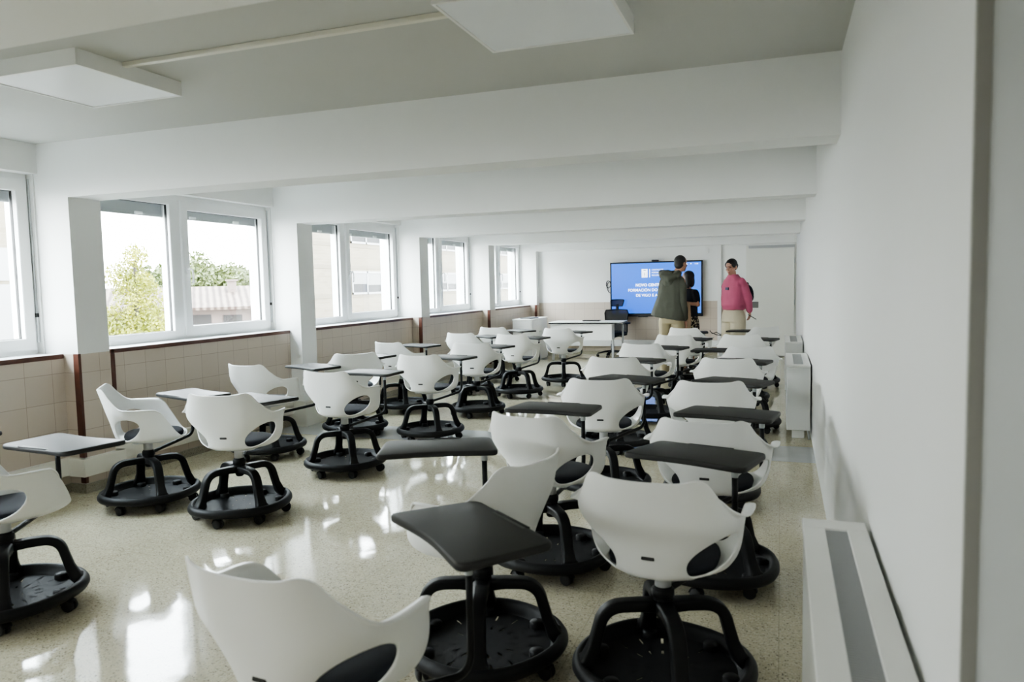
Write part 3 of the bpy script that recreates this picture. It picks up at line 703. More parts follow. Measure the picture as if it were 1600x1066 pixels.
backpanel(.125, .14, 1.015, 1.14, -.27, .03, 'headrest', .011)
mb = MB(); mb.tube([(0, -.12, .44), (0, -.26, .50), (0, -.30, .70), (0, -.30, .93), (0, -.315, 1.05)], [(.03, .015)]*5, sect=rrect_sec(1, 1, .5, 3)); mb.obj('spine', M['black'], oc)
for s in (-1, 1):
    mb = MB(); mb.tube([(s*.20, 0, .43), (s*.30, 0, .45), (s*.31, 0, .52), (s*.31, 0, .66)], .016, 10); mb.box(s*.31-.04, s*.31+.04, -.12, .13, .66, .69, .012); mb.obj('armrest', M['black'], oc)

cb = empty('storage_cabinet', (-4.69, 14.08, 0)); tag(cb, 'low white cabinet in the far left corner below the last window', 'cabinet')
mb = MB(); mb.box(-.21, .17, -.50, .50, .0, .80, .003); mb.obj('carcass', M['white'], cb)
mb = MB(); mb.box(-.213, .198, -.505, .505, .802, .825, .003); mb.obj('cabinet_top', M['white'], cb)
for s in (-1, 1):
    dr = MB().box(.172, .190, -.495 if s < 0 else .003, -.003 if s < 0 else .495, .03, .795, .002).obj('cabinet_door', M['white'], cb)
    mb = MB(); mb.lathe([(0, .0), (.014, 0), (.014, .008), (0, .008)], 14, 0, Matrix.Translation((.190, s*.05, .56)) @ Matrix.Rotation(R(90), 4, 'Y')); mb.obj('lock', M['chrome'], dr)
laptop((-4.66, 13.9, .825), R(80), 'closed dark laptop lying on the low white cabinet')

# ------------------------------------------------------------------ interactive screen
SX0, SX1, SZ0, SZ1 = -3.325, -1.465, .835, 1.905
yb = YF-.11
sc = empty('interactive_screen', ((SX0+SX1)/2, YF, (SZ0+SZ1)/2)); tag(sc, 'large wall-mounted interactive screen showing white lettering on bright blue', 'screen')
def S(mb, name, mats, parent=None):
    o = mb.obj(name, mats); o.parent = parent or sc; o.matrix_parent_inverse = Matrix.Translation(-sc.location); return o
mb = MB(); b_ = .030
mb.box(SX0, SX1, yb, YF-.03, SZ0-.045, SZ0+.018, .004); mb.box(SX0, SX1, yb, YF-.03, SZ1-b_, SZ1, .004); mb.box(SX0, SX0+b_, yb, YF-.03, SZ0, SZ1, .004); mb.box(SX1-b_, SX1, yb, YF-.03, SZ0, SZ1, .004); mb.box(SX0+.02, SX1-.02, yb+.02, YF-.03, SZ0, SZ1-.01)
mb.box(-2.7, -2.4, YF-.04, YF, 1.2, 1.6)
mb.box(-2.75, -2.55, yb-.004, yb+.03, SZ0-.058, SZ0-.04, .004)
S(mb, 'screen_frame', M['bezel'])
def screenmat():
    m, nt, b = nodes('blue_display'); L = nt.links.new
    b.inputs['Base Color'].default_value = (.01, .01, .02, 1); b.inputs['Roughness'].default_value = .2
    g = N(nt, 'ShaderNodeTexCoord'); sp = N(nt, 'ShaderNodeSeparateXYZ'); L(g.outputs['Generated'], sp.inputs[0])
    ad = N(nt, 'ShaderNodeMath', operation='ADD'); L(sp.outputs[0], ad.inputs[0]); L(sp.outputs[2], ad.inputs[1])
    cr = N(nt, 'ShaderNodeValToRGB'); cr.color_ramp.elements[0].color = (.020, .150, .80, 1); cr.color_ramp.elements[0].position = .25; cr.color_ramp.elements[1].color = (.032, .20, .90, 1); cr.color_ramp.elements[1].position = .9
    L(ad.outputs[0], cr.inputs[0]); L(cr.outputs[0], b.inputs['Emission Color']); b.inputs['Emission Strength'].default_value = .30
    return m
dsp = S(MB().box(SX0+b_, SX1-b_, yb+.004, yb+.012, SZ0+.02, SZ1-b_), 'display', screenmat())
M['txt'] = emit('white_lettering', (.85, .93, 1.), .55)
def text(s, x, z, size, bold=0., align='LEFT'):
    cu = bpy.data.curves.new('lettering', 'FONT'); cu.body = s; cu.size = size; cu.align_x = align; cu.extrude = .0004; cu.offset = bold
    o = bpy.data.objects.new('lettering', cu); C.objects.link(o)
    dg = bpy.context.evaluated_depsgraph_get(); dg.update()
    me = bpy.data.meshes.new_from_object(o.evaluated_get(dg)); bpy.data.objects.remove(o); bpy.data.curves.remove(cu)
    me.transform(Matrix.Translation((x, yb+.0030, z)) @ Matrix.Rotation(R(90), 4, 'X')); me.materials.clear(); me.materials.append(M['txt'])
    for p in me.polygons: p.material_index = 0
    q = bpy.data.objects.new('lettering', me); C.objects.link(q); q.parent = sc; q.matrix_parent_inverse = Matrix.Translation(-sc.location); return q
text('NOVO CENTRO DE', -2.80, 1.405, .078, .0022)
text('FORMACIÓN DO PROFESORADO', -2.955, 1.303, .078, .0008)
text('DE VIGO E A', -2.795, 1.198, .078, .0008)
for i, s in enumerate(('CENTRO DE', 'FORMACIÓN E', 'RECURSOS')): text(s, -2.470, 1.722-i*.055, .042)
text('12:08', -1.62, 1.825, .032)
mb = MB(); mb.box(-2.518, -2.502, yb+.0028, yb+.004, 1.585, 1.755)
mb.add([(-1.80, yb+.003, 1.825), (-1.755, yb+.003, 1.825), (-1.7775, yb+.003, 1.853)], [(0, 1, 2)]); mb.lathe([(0, 0), (.012, 0)], 12, 0, Matrix.Translation((-1.69, yb+.003, 1.838)) @ Matrix.Rotation(R(90), 4, 'X'), cap=False)
S(mb, 'status_icons', M['txt'])
mb = MB(); mb.box(-2.672, -2.552, yb+.0028, yb+.004, 1.583, 1.757)
dk_ = 1
cx, cz = -2.612, 1.66
def flat(pts, mi=1): mb.add([(x, yb+.0022, z) for x, z in pts], [tuple(range(len(pts)))], mi)
for sx in (-1, 1):
    for q in (-.03, 0, .03):
        x = cx+sx*.037; z = 1.655+q-.01; flat([(x-.009, z-.002), (x+.009, z-.002), (x+.009, z+.002), (x-.009, z+.002)]); flat([(x-.002, z-.009), (x+.002, z-.009), (x+.002, z+.009), (x-.002, z+.009)])
flat([(cx-.014, 1.655), (cx+.014, 1.655), (cx+.004, 1.635), (cx+.004, 1.618), (cx+.012, 1.608), (cx-.012, 1.608), (cx-.004, 1.618), (cx-.004, 1.635)])
flat([(cx+.009*math.cos(t*PI/6), 1.672+.009*math.sin(t*PI/6)) for t in range(12)])
flat([(cx-.025, 1.725), (cx+.025, 1.725), (cx+.03, 1.738), (cx+.012, 1.732), (cx, 1.742), (cx-.012, 1.732), (cx-.03, 1.738)])
S(mb, 'emblem', [M['txt'], plain('emblem_blue', (.03, .12, .30), .5)])
mb = MB(); mb.box(-2.47, -2.33, yb-.01, yb+.06, SZ1+.002, SZ1+.035, .01); S(mb, 'webcam', M['bezel'])
mb = MB(); mb.tube([(SX0+.02, YF-.02, 1.53)] + [(SX0-.035-.055*math.sin(PI*t/12), YF-.015, 1.53-.26*t/12) for t in range(1, 12)] + [(SX0+.02, YF-.02, 1.26)], .006, 6); mb.tube([(SX0-.06+.045*math.cos(t*2*PI/16), YF-.015, 1.46+.075*math.sin(t*2*PI/16)) for t in range(16)], .008, 6, closed=True)
o = mb.obj('cable', M['rubber']); tag(o, 'black cable looped at the left edge of the screen', 'cable')
mb = MB(); mb.tube([(-1.33, YF-.07, .50), (-1.28, YF-.10, .44), (-1.20, YF-.09, .47), (-1.12, YF-.10, .42), (-1.06, YF-.08, .45), (-1.0, YF-.07, .31)], .008, 6); mb.tube([(-1.30, YF-.07, .46), (-1.2, YF-.12, .42), (-1.1, YF-.09, .40), (-1.02, YF-.07, .31)], .008, 6); mb.box(-1.04, -.96, YF-.085, YF-.052, .27, .33, .006)
o = mb.obj('cable', M['rubber']); tag(o, 'black cables plugged in low on the far wall beside the vertical duct', 'cable')

# ------------------------------------------------------------------ people
def skinmat(name, col, extra=None):
    return plain(name, col, .5, noise=.06, nscale=25)
def remesh(mb, name, mats, parent, voxel=.009, sm=3):
    o = mb.obj(name, mats, parent, recalc=True)
    baked(o, [('REMESH', dict(mode='VOXEL', voxel_size=voxel, use_smooth_shade=True)), ('SMOOTH', dict(factor=.5, iterations=sm))])
    o.data.materials.clear()
    for m in (mats if isinstance(mats, (list, tuple)) else [mats]): o.data.materials.append(m)
    for p in o.data.polygons: p.use_smooth = True; p.material_index = 0
    return o
def loft(mb, rings, seg=20):
    """rings: (z, cx, cy, rx, ry[, power])"""
    vs = []; n = len(rings)
    for z, cx, cy, rx, ry in rings:
        for k in range(seg):
            a = 2*PI*k/seg; c, s = math.cos(a), math.sin(a); vs.append((cx+rx*math.copysign(abs(c)**.85, c), cy+ry*math.copysign(abs(s)**.85, s), z))
    fs = [(i*seg+k, i*seg+(k+1) % seg, (i+1)*seg+(k+1) % seg, (i+1)*seg+k) for i in range(n-1) for k in range(seg)]
    fs += [tuple(range(seg))[::-1], tuple((n-1)*seg+k for k in range(seg))]
    mb.add(vs, fs, 0, True)
def limb(mb, pts, rads, seg=12):
    mb.tube(pts, rads, seg)
    for p, r in zip(pts, rads): mb.ell(p, (r, r, r), 10, 8)
def hand(mb, wrist, d, palm_n, s=1., curl=.5, side=1):
    """d: pointing direction, palm_n: palm normal; five fingers"""
    d = Vector(d).normalized(); n = Vector(palm_n); n = (n - d*n.dot(d)).normalized(); w = d.cross(n)*side; W = Vector(wrist)
    rot = Matrix((w, d, n)).transposed()
    mb.ell(W+d*.045*s, (.040*s, .055*s, .016*s), 12, 8, 0, rot)
    for k, (off, ln) in enumerate(((-.030, .062), (-.010, .076), (.010, .080), (.028, .070))):
        b = W+d*.085*s+w*off*s; a1 = curl*.6; a2 = curl*1.3
        p1 = b+(d*math.cos(a1)+n*math.sin(a1))*ln*.5*s; p2 = p1+(d*math.cos(a2)+n*math.sin(a2))*ln*.5*s
        mb.tube([b-d*.02*s, b, p1, p2], [.0095*s, .0095*s, .0088*s, .0072*s], 8)
        mb.ell(p2, (.0075*s,)*3, 8, 6)
    b = W+d*.03*s+w*.034*s; p1 = b+(d*.7+w*.6+n*.25).normalized()*.035*s; p2 = p1+(d*.9+w*.15+n*.35).normalized()*.03*s
    mb.tube([b-w*.015*s, b, p1, p2], [.012*s, .0115*s, .0105*s, .008*s], 8); mb.ell(p2, (.008*s,)*3, 8, 6)
def head(mb, top, yaw, pitch=0, s=1.):
    """returns matrix: local +Y face direction, origin at head centre"""
    c = Vector(top)-Vector((0, 0, .115*s))
    m = Matrix.Translation(c) @ Matrix.Rotation(yaw, 4, 'Z') @ Matrix.Rotation(pitch, 4, 'X') @ Matrix.Scale(s, 4)
    def E(p, r): mb.ell(m @ Vector(p), tuple(q*s for q in r), 16, 12, 0, m.to_3x3().normalized())
    E((0, -.008, .025), (.076, .094, .090)); E((0, .022, -.045), (.058, .068, .072)); E((0, .052, -.090), (.032, .032, .026))
    E((0, .094, -.022), (.011, .022, .014)); mb.tube([m @ Vector((0, .084, .022)), m @ Vector((0, .098, -.012)), m @ Vector((0, .106, -.026))], [.009*s, .011*s, .010*s], 8)
    E((0, .083, .032), (.050, .012, .010)); E((0, .083, -.062), (.022, .010, .007)); E((0, .081, -.072), (.020, .010, .007))
    for x in (-1, 1): E((x*.078, -.008, -.012), (.010, .020, .030)); E((x*.036, .062, -.028), (.022, .022, .022))
    return m
def paintface(o, m, iris, lip, dark):
    inv = m.inverted()
    for p in o.data.polygons:
        q = inv @ p.center
        if q.y < .05: continue
        if ((abs(q.x)-.033)/.014)**2 + ((q.z-.006)/.0065)**2 < 1: p.material_index = 1
        elif abs(abs(q.x)-.034) < .019 and abs(q.z-.028-.10*(abs(q.x)-.034)) < .0032: p.material_index = 1
        elif (q.x/.023)**2 + ((q.z+.067)/.0085)**2 < 1 and q.y > .07: p.material_index = 2
M['eye'] = plain('eye_brow_dark', (.045, .028, .020), .4); M['lip'] = plain('lip_red', (.30, .09, .08), .45)
M['skin'] = skinmat('skin_tan', (.40, .21, .14)); M['skin2'] = skinmat('skin_light', (.43, .235, .165)); M['hair'] = plain('dark_hair', (.010, .008, .008), .5, noise=.4, nscale=120)
M['hairgrey'] = plain('greying_hair', (.022, .020, .020), .6, noise=.4, nscale=120)
def cloth(name, col, n=.10): return plain(name, col, .85, noise=n, nscale=7, bump=.5, bscale=14)
M['olive'] = cloth('olive_jacket_cloth', (.088, .092, .072)); M['khaki'] = cloth('khaki_cloth', (.36, .31, .20)); M['pink'] = cloth('pink_sweat_cloth', (.46, .10, .18)); M['beige'] = cloth('beige_cloth', (.52, .47, .35)); M['navy'] = cloth('navy_cloth', (.012, .013, .022)); M['tan'] = cloth('tan_cloth', (.42, .31, .21))
def leopard():
    m, nt, b = nodes('spotted_cloth'); L = nt.links.new; tc = N(nt, 'ShaderNodeTexCoord'); v = N(nt, 'ShaderNodeTexVoronoi'); v.inputs['Scale'].default_value = 28; n = N(nt, 'ShaderNodeTexNoise'); n.inputs['Scale'].default_value = 22
    L(tc.outputs['Object'], v.inputs['Vector']); L(tc.outputs['Object'], n.inputs['Vector']); ad = N(nt, 'ShaderNodeMath', operation='ADD'); L(v.outputs['Distance'], ad.inputs[0]); L(n.outputs['Fac'], ad.inputs[1])
    cr = N(nt, 'ShaderNodeValToRGB'); cr.color_ramp.interpolation = 'CONSTANT'; cr.color_ramp.elements[0].color = (.40, .36, .24, 1); cr.color_ramp.elements[1].position = .93; cr.color_ramp.elements[1].color = (.015, .014, .012, 1)
    L(ad.outputs[0], cr.inputs[0]); L(cr.outputs[0], b.inputs['Base Color']); b.inputs['Roughness'].default_value = .85; return m
M['spots'] = leopard()
M['shoe'] = plain('shoe_leather', (.05, .04, .035), .5)
def shoes(root, spots, ang=0, mat=None):
    for x, y in spots:
        mb = MB(); mb.ell((x, y+.05, .045), (.047, .135, .045), 16, 10); mb.box(x-.042, x+.042, y-.075, y+.175, 0, .025, .012); mb.ell((x, y-.035, .07), (.042, .05, .05), 14, 8)
        remesh(mb, 'shoe', mat or M['shoe'], root, .01, 2)

from mathutils import noise as mnoise
def wrinkle(o, amp, sx, sz, seed=0):
    for v in o.data.vertices:
        q = Vector((v.co.x*sx+seed, v.co.y*sx, v.co.z*sz)); d = mnoise.noise(q)+.5*mnoise.noise(q*2.1)
        v.co += v.normal*amp*d
    return o
def tilt(o, z0, k):
    for v in o.data.vertices:
        w = max(0., min(1., (z0-v.co.z)/.3)); v.co.z -= k*v.co.x*w
    return o
# man in olive jacket, back to us
man = empty('person', (-1.60, 11.75, 0), R(-8)); tag(man, 'person in olive green hooded jacket and khaki trousers, seen from behind, watching the screen', 'person')
mb = MB(); hm = head(mb, (.145, .02, 1.89), R(-32), R(-4), 1.06)
limb(mb, [(0, -.01, 1.42), (.05, 0, 1.56), (.115, .01, 1.68)], [.09, .062, .058])
loft(mb, [(.84, 0, 0, .14, .10), (1.0, 0, 0, .155, .11), (1.2, 0, 0, .16, .11), (1.4, 0, -.01, .18, .11), (1.5, 0, -.01, .13, .09), (1.55, 0, 0, .06, .06)])
for s in (-1, 1):
    limb(mb, [(s*.10, 0, .90), (s*.11, .01, .50), (s*.11, -.01, .09)], [.09, .062, .045])
limb(mb, [(.17, -.01, 1.49), (.19, -.05, 1.18), (.205, .02, .91)], [.05, .042, .032]); hand(mb, (.207, .025, .885), (.12, .25, -1), (-1, .1, 0), 1.08, .55, 1)
limb(mb, [(-.14, -.01, 1.49), (-.17, -.01, 1.20), (-.19, .08, 1.02)], [.05, .042, .032]); hand(mb, (-.185, .10, 1.0), (.35, .5, -.8), (1, 0, .2), 1.08, .7, -1)
bd = remesh(mb, 'body', [M['skin'], M['eye'], M['lip']], man, .0055, 3); paintface(bd, hm, 0, 0, 0)
mb = MB()
def HE(mb, m, p, r, s): mb.ell(m @ Vector(p), tuple(q*s for q in r), 18, 12, 0, m.to_3x3().normalized())
HE(mb, hm, (0, -.022, .030), (.082, .093, .092), 1.06); HE(mb, hm, (0, -.048, -.015), (.072, .062, .070), 1.06)
remesh(mb, 'hair', M['hairgrey'], man, .009, 2)
mb = MB(); loft(mb, [(.915, -.05, 0, .275, .18), (.96, -.048, 0, .270, .175), (1.08, -.035, -.01, .245, .165), (1.22, -.012, -.01, .218, .150), (1.40, .005, -.015, .195, .138), (1.50, .012, -.015, .175, .120), (1.57, .025, -.01, .135, .10), (1.63, .055, -.005, .092, .088), (1.665, .07, 0, .08, .08)])
jk = remesh(mb, 'jacket', M['olive'], man, .011, 3); tilt(jk, 1.25, .17); wrinkle(jk, .010, 9, 2.2)
for s_, sp_pts in ((1, [(.140, -.015, 1.50), (.178, -.045, 1.38), (.192, -.055, 1.18), (.205, .005, .93)]), (-1, [(-.110, -.015, 1.50), (-.140, -.02, 1.38), (-.172, -.01, 1.20), (-.195, .06, 1.04)])):
    mb = MB(); limb(mb, sp_pts, [.074, .072, .062, .056]); sv = remesh(mb, 'sleeve', M['olive'], jk, .010, 3); wrinkle(sv, .007, 12, 8, 3)
mb = MB(); mb.tube([(-.115, .03, 1.65), (-.15, -.05, 1.635), (-.11, -.12, 1.585), (0, -.155, 1.545), (.10, -.125, 1.575), (.135, -.05, 1.615), (.11, .05, 1.645)], [(.035, .03), (.045, .04), (.055, .05), (.062, .055), (.055, .05), (.045, .04), (.03, .028)], 12); mb.ell((-.04, -.11, 1.60), (.11, .06, .075), 14, 10); mb.ell((-.02, -.13, 1.50), (.09, .045, .09), 14, 10)
wrinkle(remesh(mb, 'hood', M['olive'], jk, .011, 2), .009, 9, 9, 5)
mb = MB(); loft(mb, [(1.0, 0, 0, .18, .125), (.92, 0, 0, .19, .13), (.84, 0, 0, .19, .13)])
for s in (-1, 1): limb(mb, [(s*.10, 0, .88), (s*.105, .005, .72), (s*.11, .015, .50), (s*.115, -.005, .10)], [.105, .100, .085, .075])
wrinkle(remesh(mb, 'trousers', M['khaki'], man, .011, 3), .007, 10, 7, 2); shoes(man, ((-.115, 0), (.115, 0)))

# woman in navy top, half hidden behind him
w2 = empty('person', (-1.43, 12.35, 0), R(142)); tag(w2, 'person in navy T-shirt and spotted skirt, arms folded, mostly hidden behind the man', 'person')
mb = MB(); hm2 = head(mb, (-.02, .01, 1.655), R(-62), R(-5), .98)
limb(mb, [(0, 0, 1.26), (-.01, 0, 1.38), (-.02, .005, 1.48)], [.08, .055, .05])
loft(mb, [(.80, 0, 0, .15, .11), (.95, 0, 0, .13, .10), (1.1, 0, 0, .14, .10), (1.25, 0, -.01, .16, .10), (1.33, 0, -.01, .12, .08), (1.38, 0, 0, .055, .055)])
for s in (-1, 1): limb(mb, [(s*.085, 0, .85), (s*.09, .01, .46), (s*.09, -.01, .08)], [.085, .055, .04])
limb(mb, [(-.175, -.01, 1.30), (-.25, .02, 1.12), (-.10, .19, 1.15)], [.048, .040, .030]); hand(mb, (-.08, .195, 1.16), (1, .15, .2), (0, -1, 0), .95, .4, 1)
limb(mb, [(.175, -.01, 1.30), (.235, .03, 1.12), (.10, .20, 1.17)], [.048, .040, .030]); hand(mb, (.09, .205, 1.18), (-1, .1, .1), (0, -1, 0), .95, .4, -1)
bd = remesh(mb, 'body', [M['skin2'], M['eye'], M['lip']], w2, .0055, 3); paintface(bd, hm2, 0, 0, 0)
mb = MB(); HE(mb, hm2, (0, -.022, .034), (.086, .096, .090), .98); HE(mb, hm2, (0, -.055, -.05), (.085, .055, .11), .98)
for s in (-1, 1): HE(mb, hm2, (s*.072, -.012, -.06), (.026, .045, .115), .98)
remesh(mb, 'hair', M['hair'], w2, .009, 2)
mb = MB(); loft(mb, [(.92, 0, 0, .185, .14), (1.0, 0, 0, .175, .135), (1.1, 0, 0, .175, .13), (1.24, 0, -.01, .19, .125), (1.32, 0, -.01, .16, .10), (1.37, .0, -.005, .09, .075)])
for s in (-1, 1): limb(mb, [(s*.155, -.01, 1.30), (s*.195, 0, 1.24), (s*.22, .01, 1.18)], [.066, .062, .056])
remesh(mb, 't_shirt', M['navy'], w2, .011, 2)
mb = MB(); loft(mb, [(.98, 0, 0, .165, .125), (.86, 0, 0, .195, .15), (.6, 0, 0, .215, .17), (.32, 0, 0, .235, .19)]); remesh(mb, 'skirt', M['spots'], w2, .011, 2); shoes(w2, ((-.09, 0), (.09, 0)))
bg = MB(); bg.tube([(0, 0, 1.06), (.0, .0, 1.0), (.0, 0, .85), (.0, 0, .70), (.0, 0, .60)], [(.02, .03), (.03, .04), (.042, .045), (.05, .045), (.045, .04)], 12)
bgo = remesh(bg, 'folded_jacket', M['tan'], None, .011, 2); bgo.location = (-1.385, 12.06, .10); tag(bgo, 'tan jacket hanging from the arm of the person in navy', 'jacket')

# woman in pink sweatshirt
w1 = empty('person', (-.69, 12.0, 0), R(138)); tag(w1, 'person in pink sweatshirt and beige trousers standing before the door, looking left', 'person')
mb = MB(); hm1 = head(mb, (.0, .045, 1.815), R(10), R(-14), 1.02)
limb(mb, [(0, -.01, 1.38), (.0, .005, 1.51), (.0, .02, 1.62)], [.085, .056, .052])
loft(mb, [(.88, 0, 0, .15, .11), (1.05, 0, 0, .135, .10), (1.2, 0, 0, .15, .105), (1.38, 0, -.01, .165, .10), (1.46, 0, -.01, .12, .085), (1.51, 0, 0, .055, .055)])
for s in (-1, 1): limb(mb, [(s*.09, 0, .93), (s*.095, .01, .50), (s*.095, -.01, .08)], [.095, .06, .042])
limb(mb, [(-.165, -.02, 1.45), (-.21, -.09, 1.21), (-.16, -.175, 1.0)], [.05, .042, .030]); hand(mb, (-.155, -.185, .985), (.35, -.45, -.75), (.6, .4, .2), .98, .8, -1)
limb(mb, [(.165, -.02, 1.45), (.235, -.09, 1.21), (.12, -.19, 1.02)], [.05, .042, .030]); hand(mb, (.12, -.195, .985), (-.8, -.2, -.5), (0, .8, .2), .98, .6, 1)
bd = remesh(mb, 'body', [M['skin2'], M['eye'], M['lip']], w1, .0055, 3); paintface(bd, hm1, 0, 0, 0)
mb = MB(); HE(mb, hm1, (0, -.018, .040), (.083, .096, .086), 1.02); HE(mb, hm1, (0, -.055, -.01), (.070, .052, .06), 1.02); HE(mb, hm1, (0, -.112, -.005), (.042, .035, .042), 1.02)
for s in (-1, 1): HE(mb, hm1, (s*.066, .012, .035), (.020, .045, .045), 1.02)
remesh(mb, 'hair', M['hair'], w1, .008, 2)
mb = MB(); loft(mb, [(1.035, 0, 0, .172, .135), (1.075, 0, 0, .178, .140), (1.105, 0, .0, .195, .155), (1.24, 0, .0, .195, .148), (1.40, 0, -.005, .198, .135), (1.49, 0, -.01, .165, .108), (1.55, 0, 0, .10, .085), (1.585, 0, .005, .072, .070)])
limb(mb, [(-.145, -.015, 1.465), (-.180, -.04, 1.39), (-.215, -.09, 1.21), (-.165, -.165, 1.03)], [.066, .070, .064, .045]); limb(mb, [(.145, -.015, 1.465), (.20, -.04, 1.39), (.24, -.09, 1.21), (.13, -.175, 1.05)], [.066, .070, .066, .046])
sw = remesh(mb, 'sweatshirt', M['pink'], w1, .011, 2); wrinkle(sw, .008, 8, 6, 1)
mb = MB(); mb.box(-.035, .025, .120, .1475, 1.345, 1.385, .002); mb.obj('chest_print', plain('print_grey', (.10, .10, .16), .8, noise=.8, nscale=160), sw)
mb = MB(); loft(mb, [(1.04, 0, 0, .16, .125), (.95, 0, 0, .19, .145), (.85, 0, 0, .20, .15)])
for s in (-1, 1): limb(mb, [(s*.095, 0, .88), (s*.10, .005, .70), (s*.105, .01, .45), (s*.11, 0, .12)], [.115, .11, .10, .10])
wrinkle(remesh(mb, 'trousers', M['beige'], w1, .011, 3), .009, 9, 3, 4); shoes(w1, ((-.105, 0), (.105, 0)))
mb = MB(); mb.box(-.0045, .0045, -.034, .034, -.07, .07, .003)
ph = mb.obj('phone', M['bezel']); ph.location = (-.69+.275, 12.0+.0, .925); ph.rotation_euler = (R(10), R(-58), R(0)); tag(ph, 'dark phone held behind the back of the person in pink', 'phone')
bp_ = MB(); bp_.ell((0, 0, 0), (.115, .065, .15), 18, 12); bp_.ell((0, -.04, -.04), (.085, .045, .09), 16, 10)
for s in (-1, 1): bp_.tube([(s*.09, .06, .15), (s*.10, .10, .19), (s*.11, .12, .12)], [(.02, .006)]*3, 8)
bo = remesh(bp_, 'backpack', M['navy'], None, .011, 2); bo.location = (-.69, 12.0, 0); bo.rotation_euler = (0, 0, R(138)); bo.data.transform(Matrix.Translation((-.03, -.265, 1.27))); tag(bo, 'small black backpack on the back of the person in pink', 'backpack')

# ------------------------------------------------------------------ outdoors
M['ground'] = plain('courtyard_ground', (.06, .06, .054), .9, noise=.2, nscale=.5)
o = MB().box(-160, -5.7, -40, 160, -5.2, -5.0).obj('ground', M['ground']); struct(o, 'courtyard ground below the windows', 'ground')
def brickmat(name, c1, c2, mo, sw=.26, sh=.075):
    m, nt, b = nodes(name); L = nt.links.new; g = N(nt, 'ShaderNodeNewGeometry'); sp = N(nt, 'ShaderNodeSeparateXYZ'); L(g.outputs['Position'], sp.inputs[0]); ad = N(nt, 'ShaderNodeMath', operation='ADD'); L(sp.outputs[0], ad.inputs[0]); L(sp.outputs[1], ad.inputs[1])
    cb_ = N(nt, 'ShaderNodeCombineXYZ'); L(ad.outputs[0], cb_.inputs[0]); L(sp.outputs[2], cb_.inputs[1]); br = N(nt, 'ShaderNodeTexBrick'); br.inputs['Scale'].default_value = 1; br.inputs['Brick Width'].default_value = sw; br.inputs['Row Height'].default_value = sh; br.inputs['Mortar Size'].default_value = .008
    br.inputs['Color1'].default_value = (*c1, 1); br.inputs['Color2'].default_value = (*c2, 1); br.inputs['Mortar'].default_value = (*mo, 1); L(cb_.outputs[0], br.inputs['Vector']); L(br.outputs['Color'], b.inputs['Base Color']); b.inputs['Roughness'].default_value = .9; return m
M['brick'] = brickmat('cream_brick', (.115, .098, .070), (.092, .077, .052), (.13, .116, .092), .5, .16)
M['bandstone'] = plain('pale_band', (.09, .077, .055), .9); M['outwhite'] = plain('outdoor_white', (.16, .16, .16), .6); M['outglass'] = plain('dark_window_glass', (.010, .010, .011), .4, spec=.1); M['blind'] = plain('white_blind', (.11, .11, .108), .7)
def facade_window(par, x, y0, y1, z0, z1, half=True):
    mb = MB(); t = .12; ym = (y0+y1)/2
    mb.box(x-.05, x+.06, y0, y1, z0, z0+t); mb.box(x-.05, x+.06, y0, y1, z1-t, z1); mb.box(x-.05, x+.06, y0, y0+t, z0, z1); mb.box(x-.05, x+.06, y1-t, y1, z0, z1); mb.box(x-.05, x+.06, ym-t/2, ym+t/2, z0, z1)
    w = mb.obj('window', M['outwhite'], par)
    MB().box(x-.02, x+.02, y0, y1, z0, z1).obj('pane', M['outglass'], w)
    if half:
        mb = MB(); mb.box(x+.02, x+.035, y0+t, ym-t/2, z0+(z1-z0)*.45, z1-t); mb.box(x+.02, x+.035, ym+t/2, y1-t, z0+(z1-z0)*.40, z1-t); mb.obj('blind', M['blind'], w)
XB = -24
bld = empty('brick_building'); tag(bld, 'cream brick school wing across the courtyard with white paired windows', 'building')
mb = MB(); pl = [(XB, 34.3), (XB, 100), (XB-10, 100), (XB-10, 49.0)]; mb.prism(pl, -5, 9.5); mb.obj('facade', M['brick'], bld)
mb = MB()
for z in (2.62, .95, -.4, 5.8, 3.9): mb.box(XB-.05, XB+.02, 34.32, 100, z, z+.22)
mb.obj('string_course', M['bandstone'], bld)
for y in (38.5, 50.2, 62.0, 74, 86):
    for z in (1.10, 4.15, -2.0): facade_window(bld, XB, y, y+3.5, z, z+1.4)
bl2 = empty('brick_building'); tag(bl2, 'cream brick building with white bands seen through the leftmost window', 'building')
mb = MB(); mb.box(-34, -20, 0, 15.9, -5, 7); mb.obj('facade', M['brick'], bl2)
mb = MB(); [mb.box(-20, -19.97, 0, 15.9, z, z+.9) for z in (-.9, 1.9)]; [mb.box(-20, -19.96, y, y+2.2, .1, 1.8) for y in (2, 6, 10, 13.2)]; mb.obj('white_band', M['outwhite'], bl2)

def roofmat():
    m, nt, b = nodes('terracotta_roof_tiles'); L = nt.links.new; tc = N(nt, 'ShaderNodeTexCoord'); w = N(nt, 'ShaderNodeTexWave'); w.bands_direction = 'X'; w.inputs['Scale'].default_value = 1.1; w.inputs['Distortion'].default_value = 1.; L(tc.outputs['Object'], w.inputs['Vector'])
    n = N(nt, 'ShaderNodeTexNoise'); n.inputs['Scale'].default_value = 3; L(tc.outputs['Object'], n.inputs['Vector']); mx = N(nt, 'ShaderNodeMixRGB'); mx.inputs['Fac'].default_value = .5; L(w.outputs['Fac'], mx.inputs['Color1']); L(n.outputs['Fac'], mx.inputs['Color2'])
    cr = N(nt, 'ShaderNodeValToRGB'); cr.color_ramp.elements[0].color = (.035, .020, .014, 1); cr.color_ramp.elements[0].position = .3; cr.color_ramp.elements[1].color = (.125, .092, .072, 1); cr.color_ramp.elements[1].position = .7; L(mx.outputs[0], cr.inputs[0]); L(cr.outputs[0], b.inputs['Base Color']); b.inputs['Roughness'].default_value = .9; return m
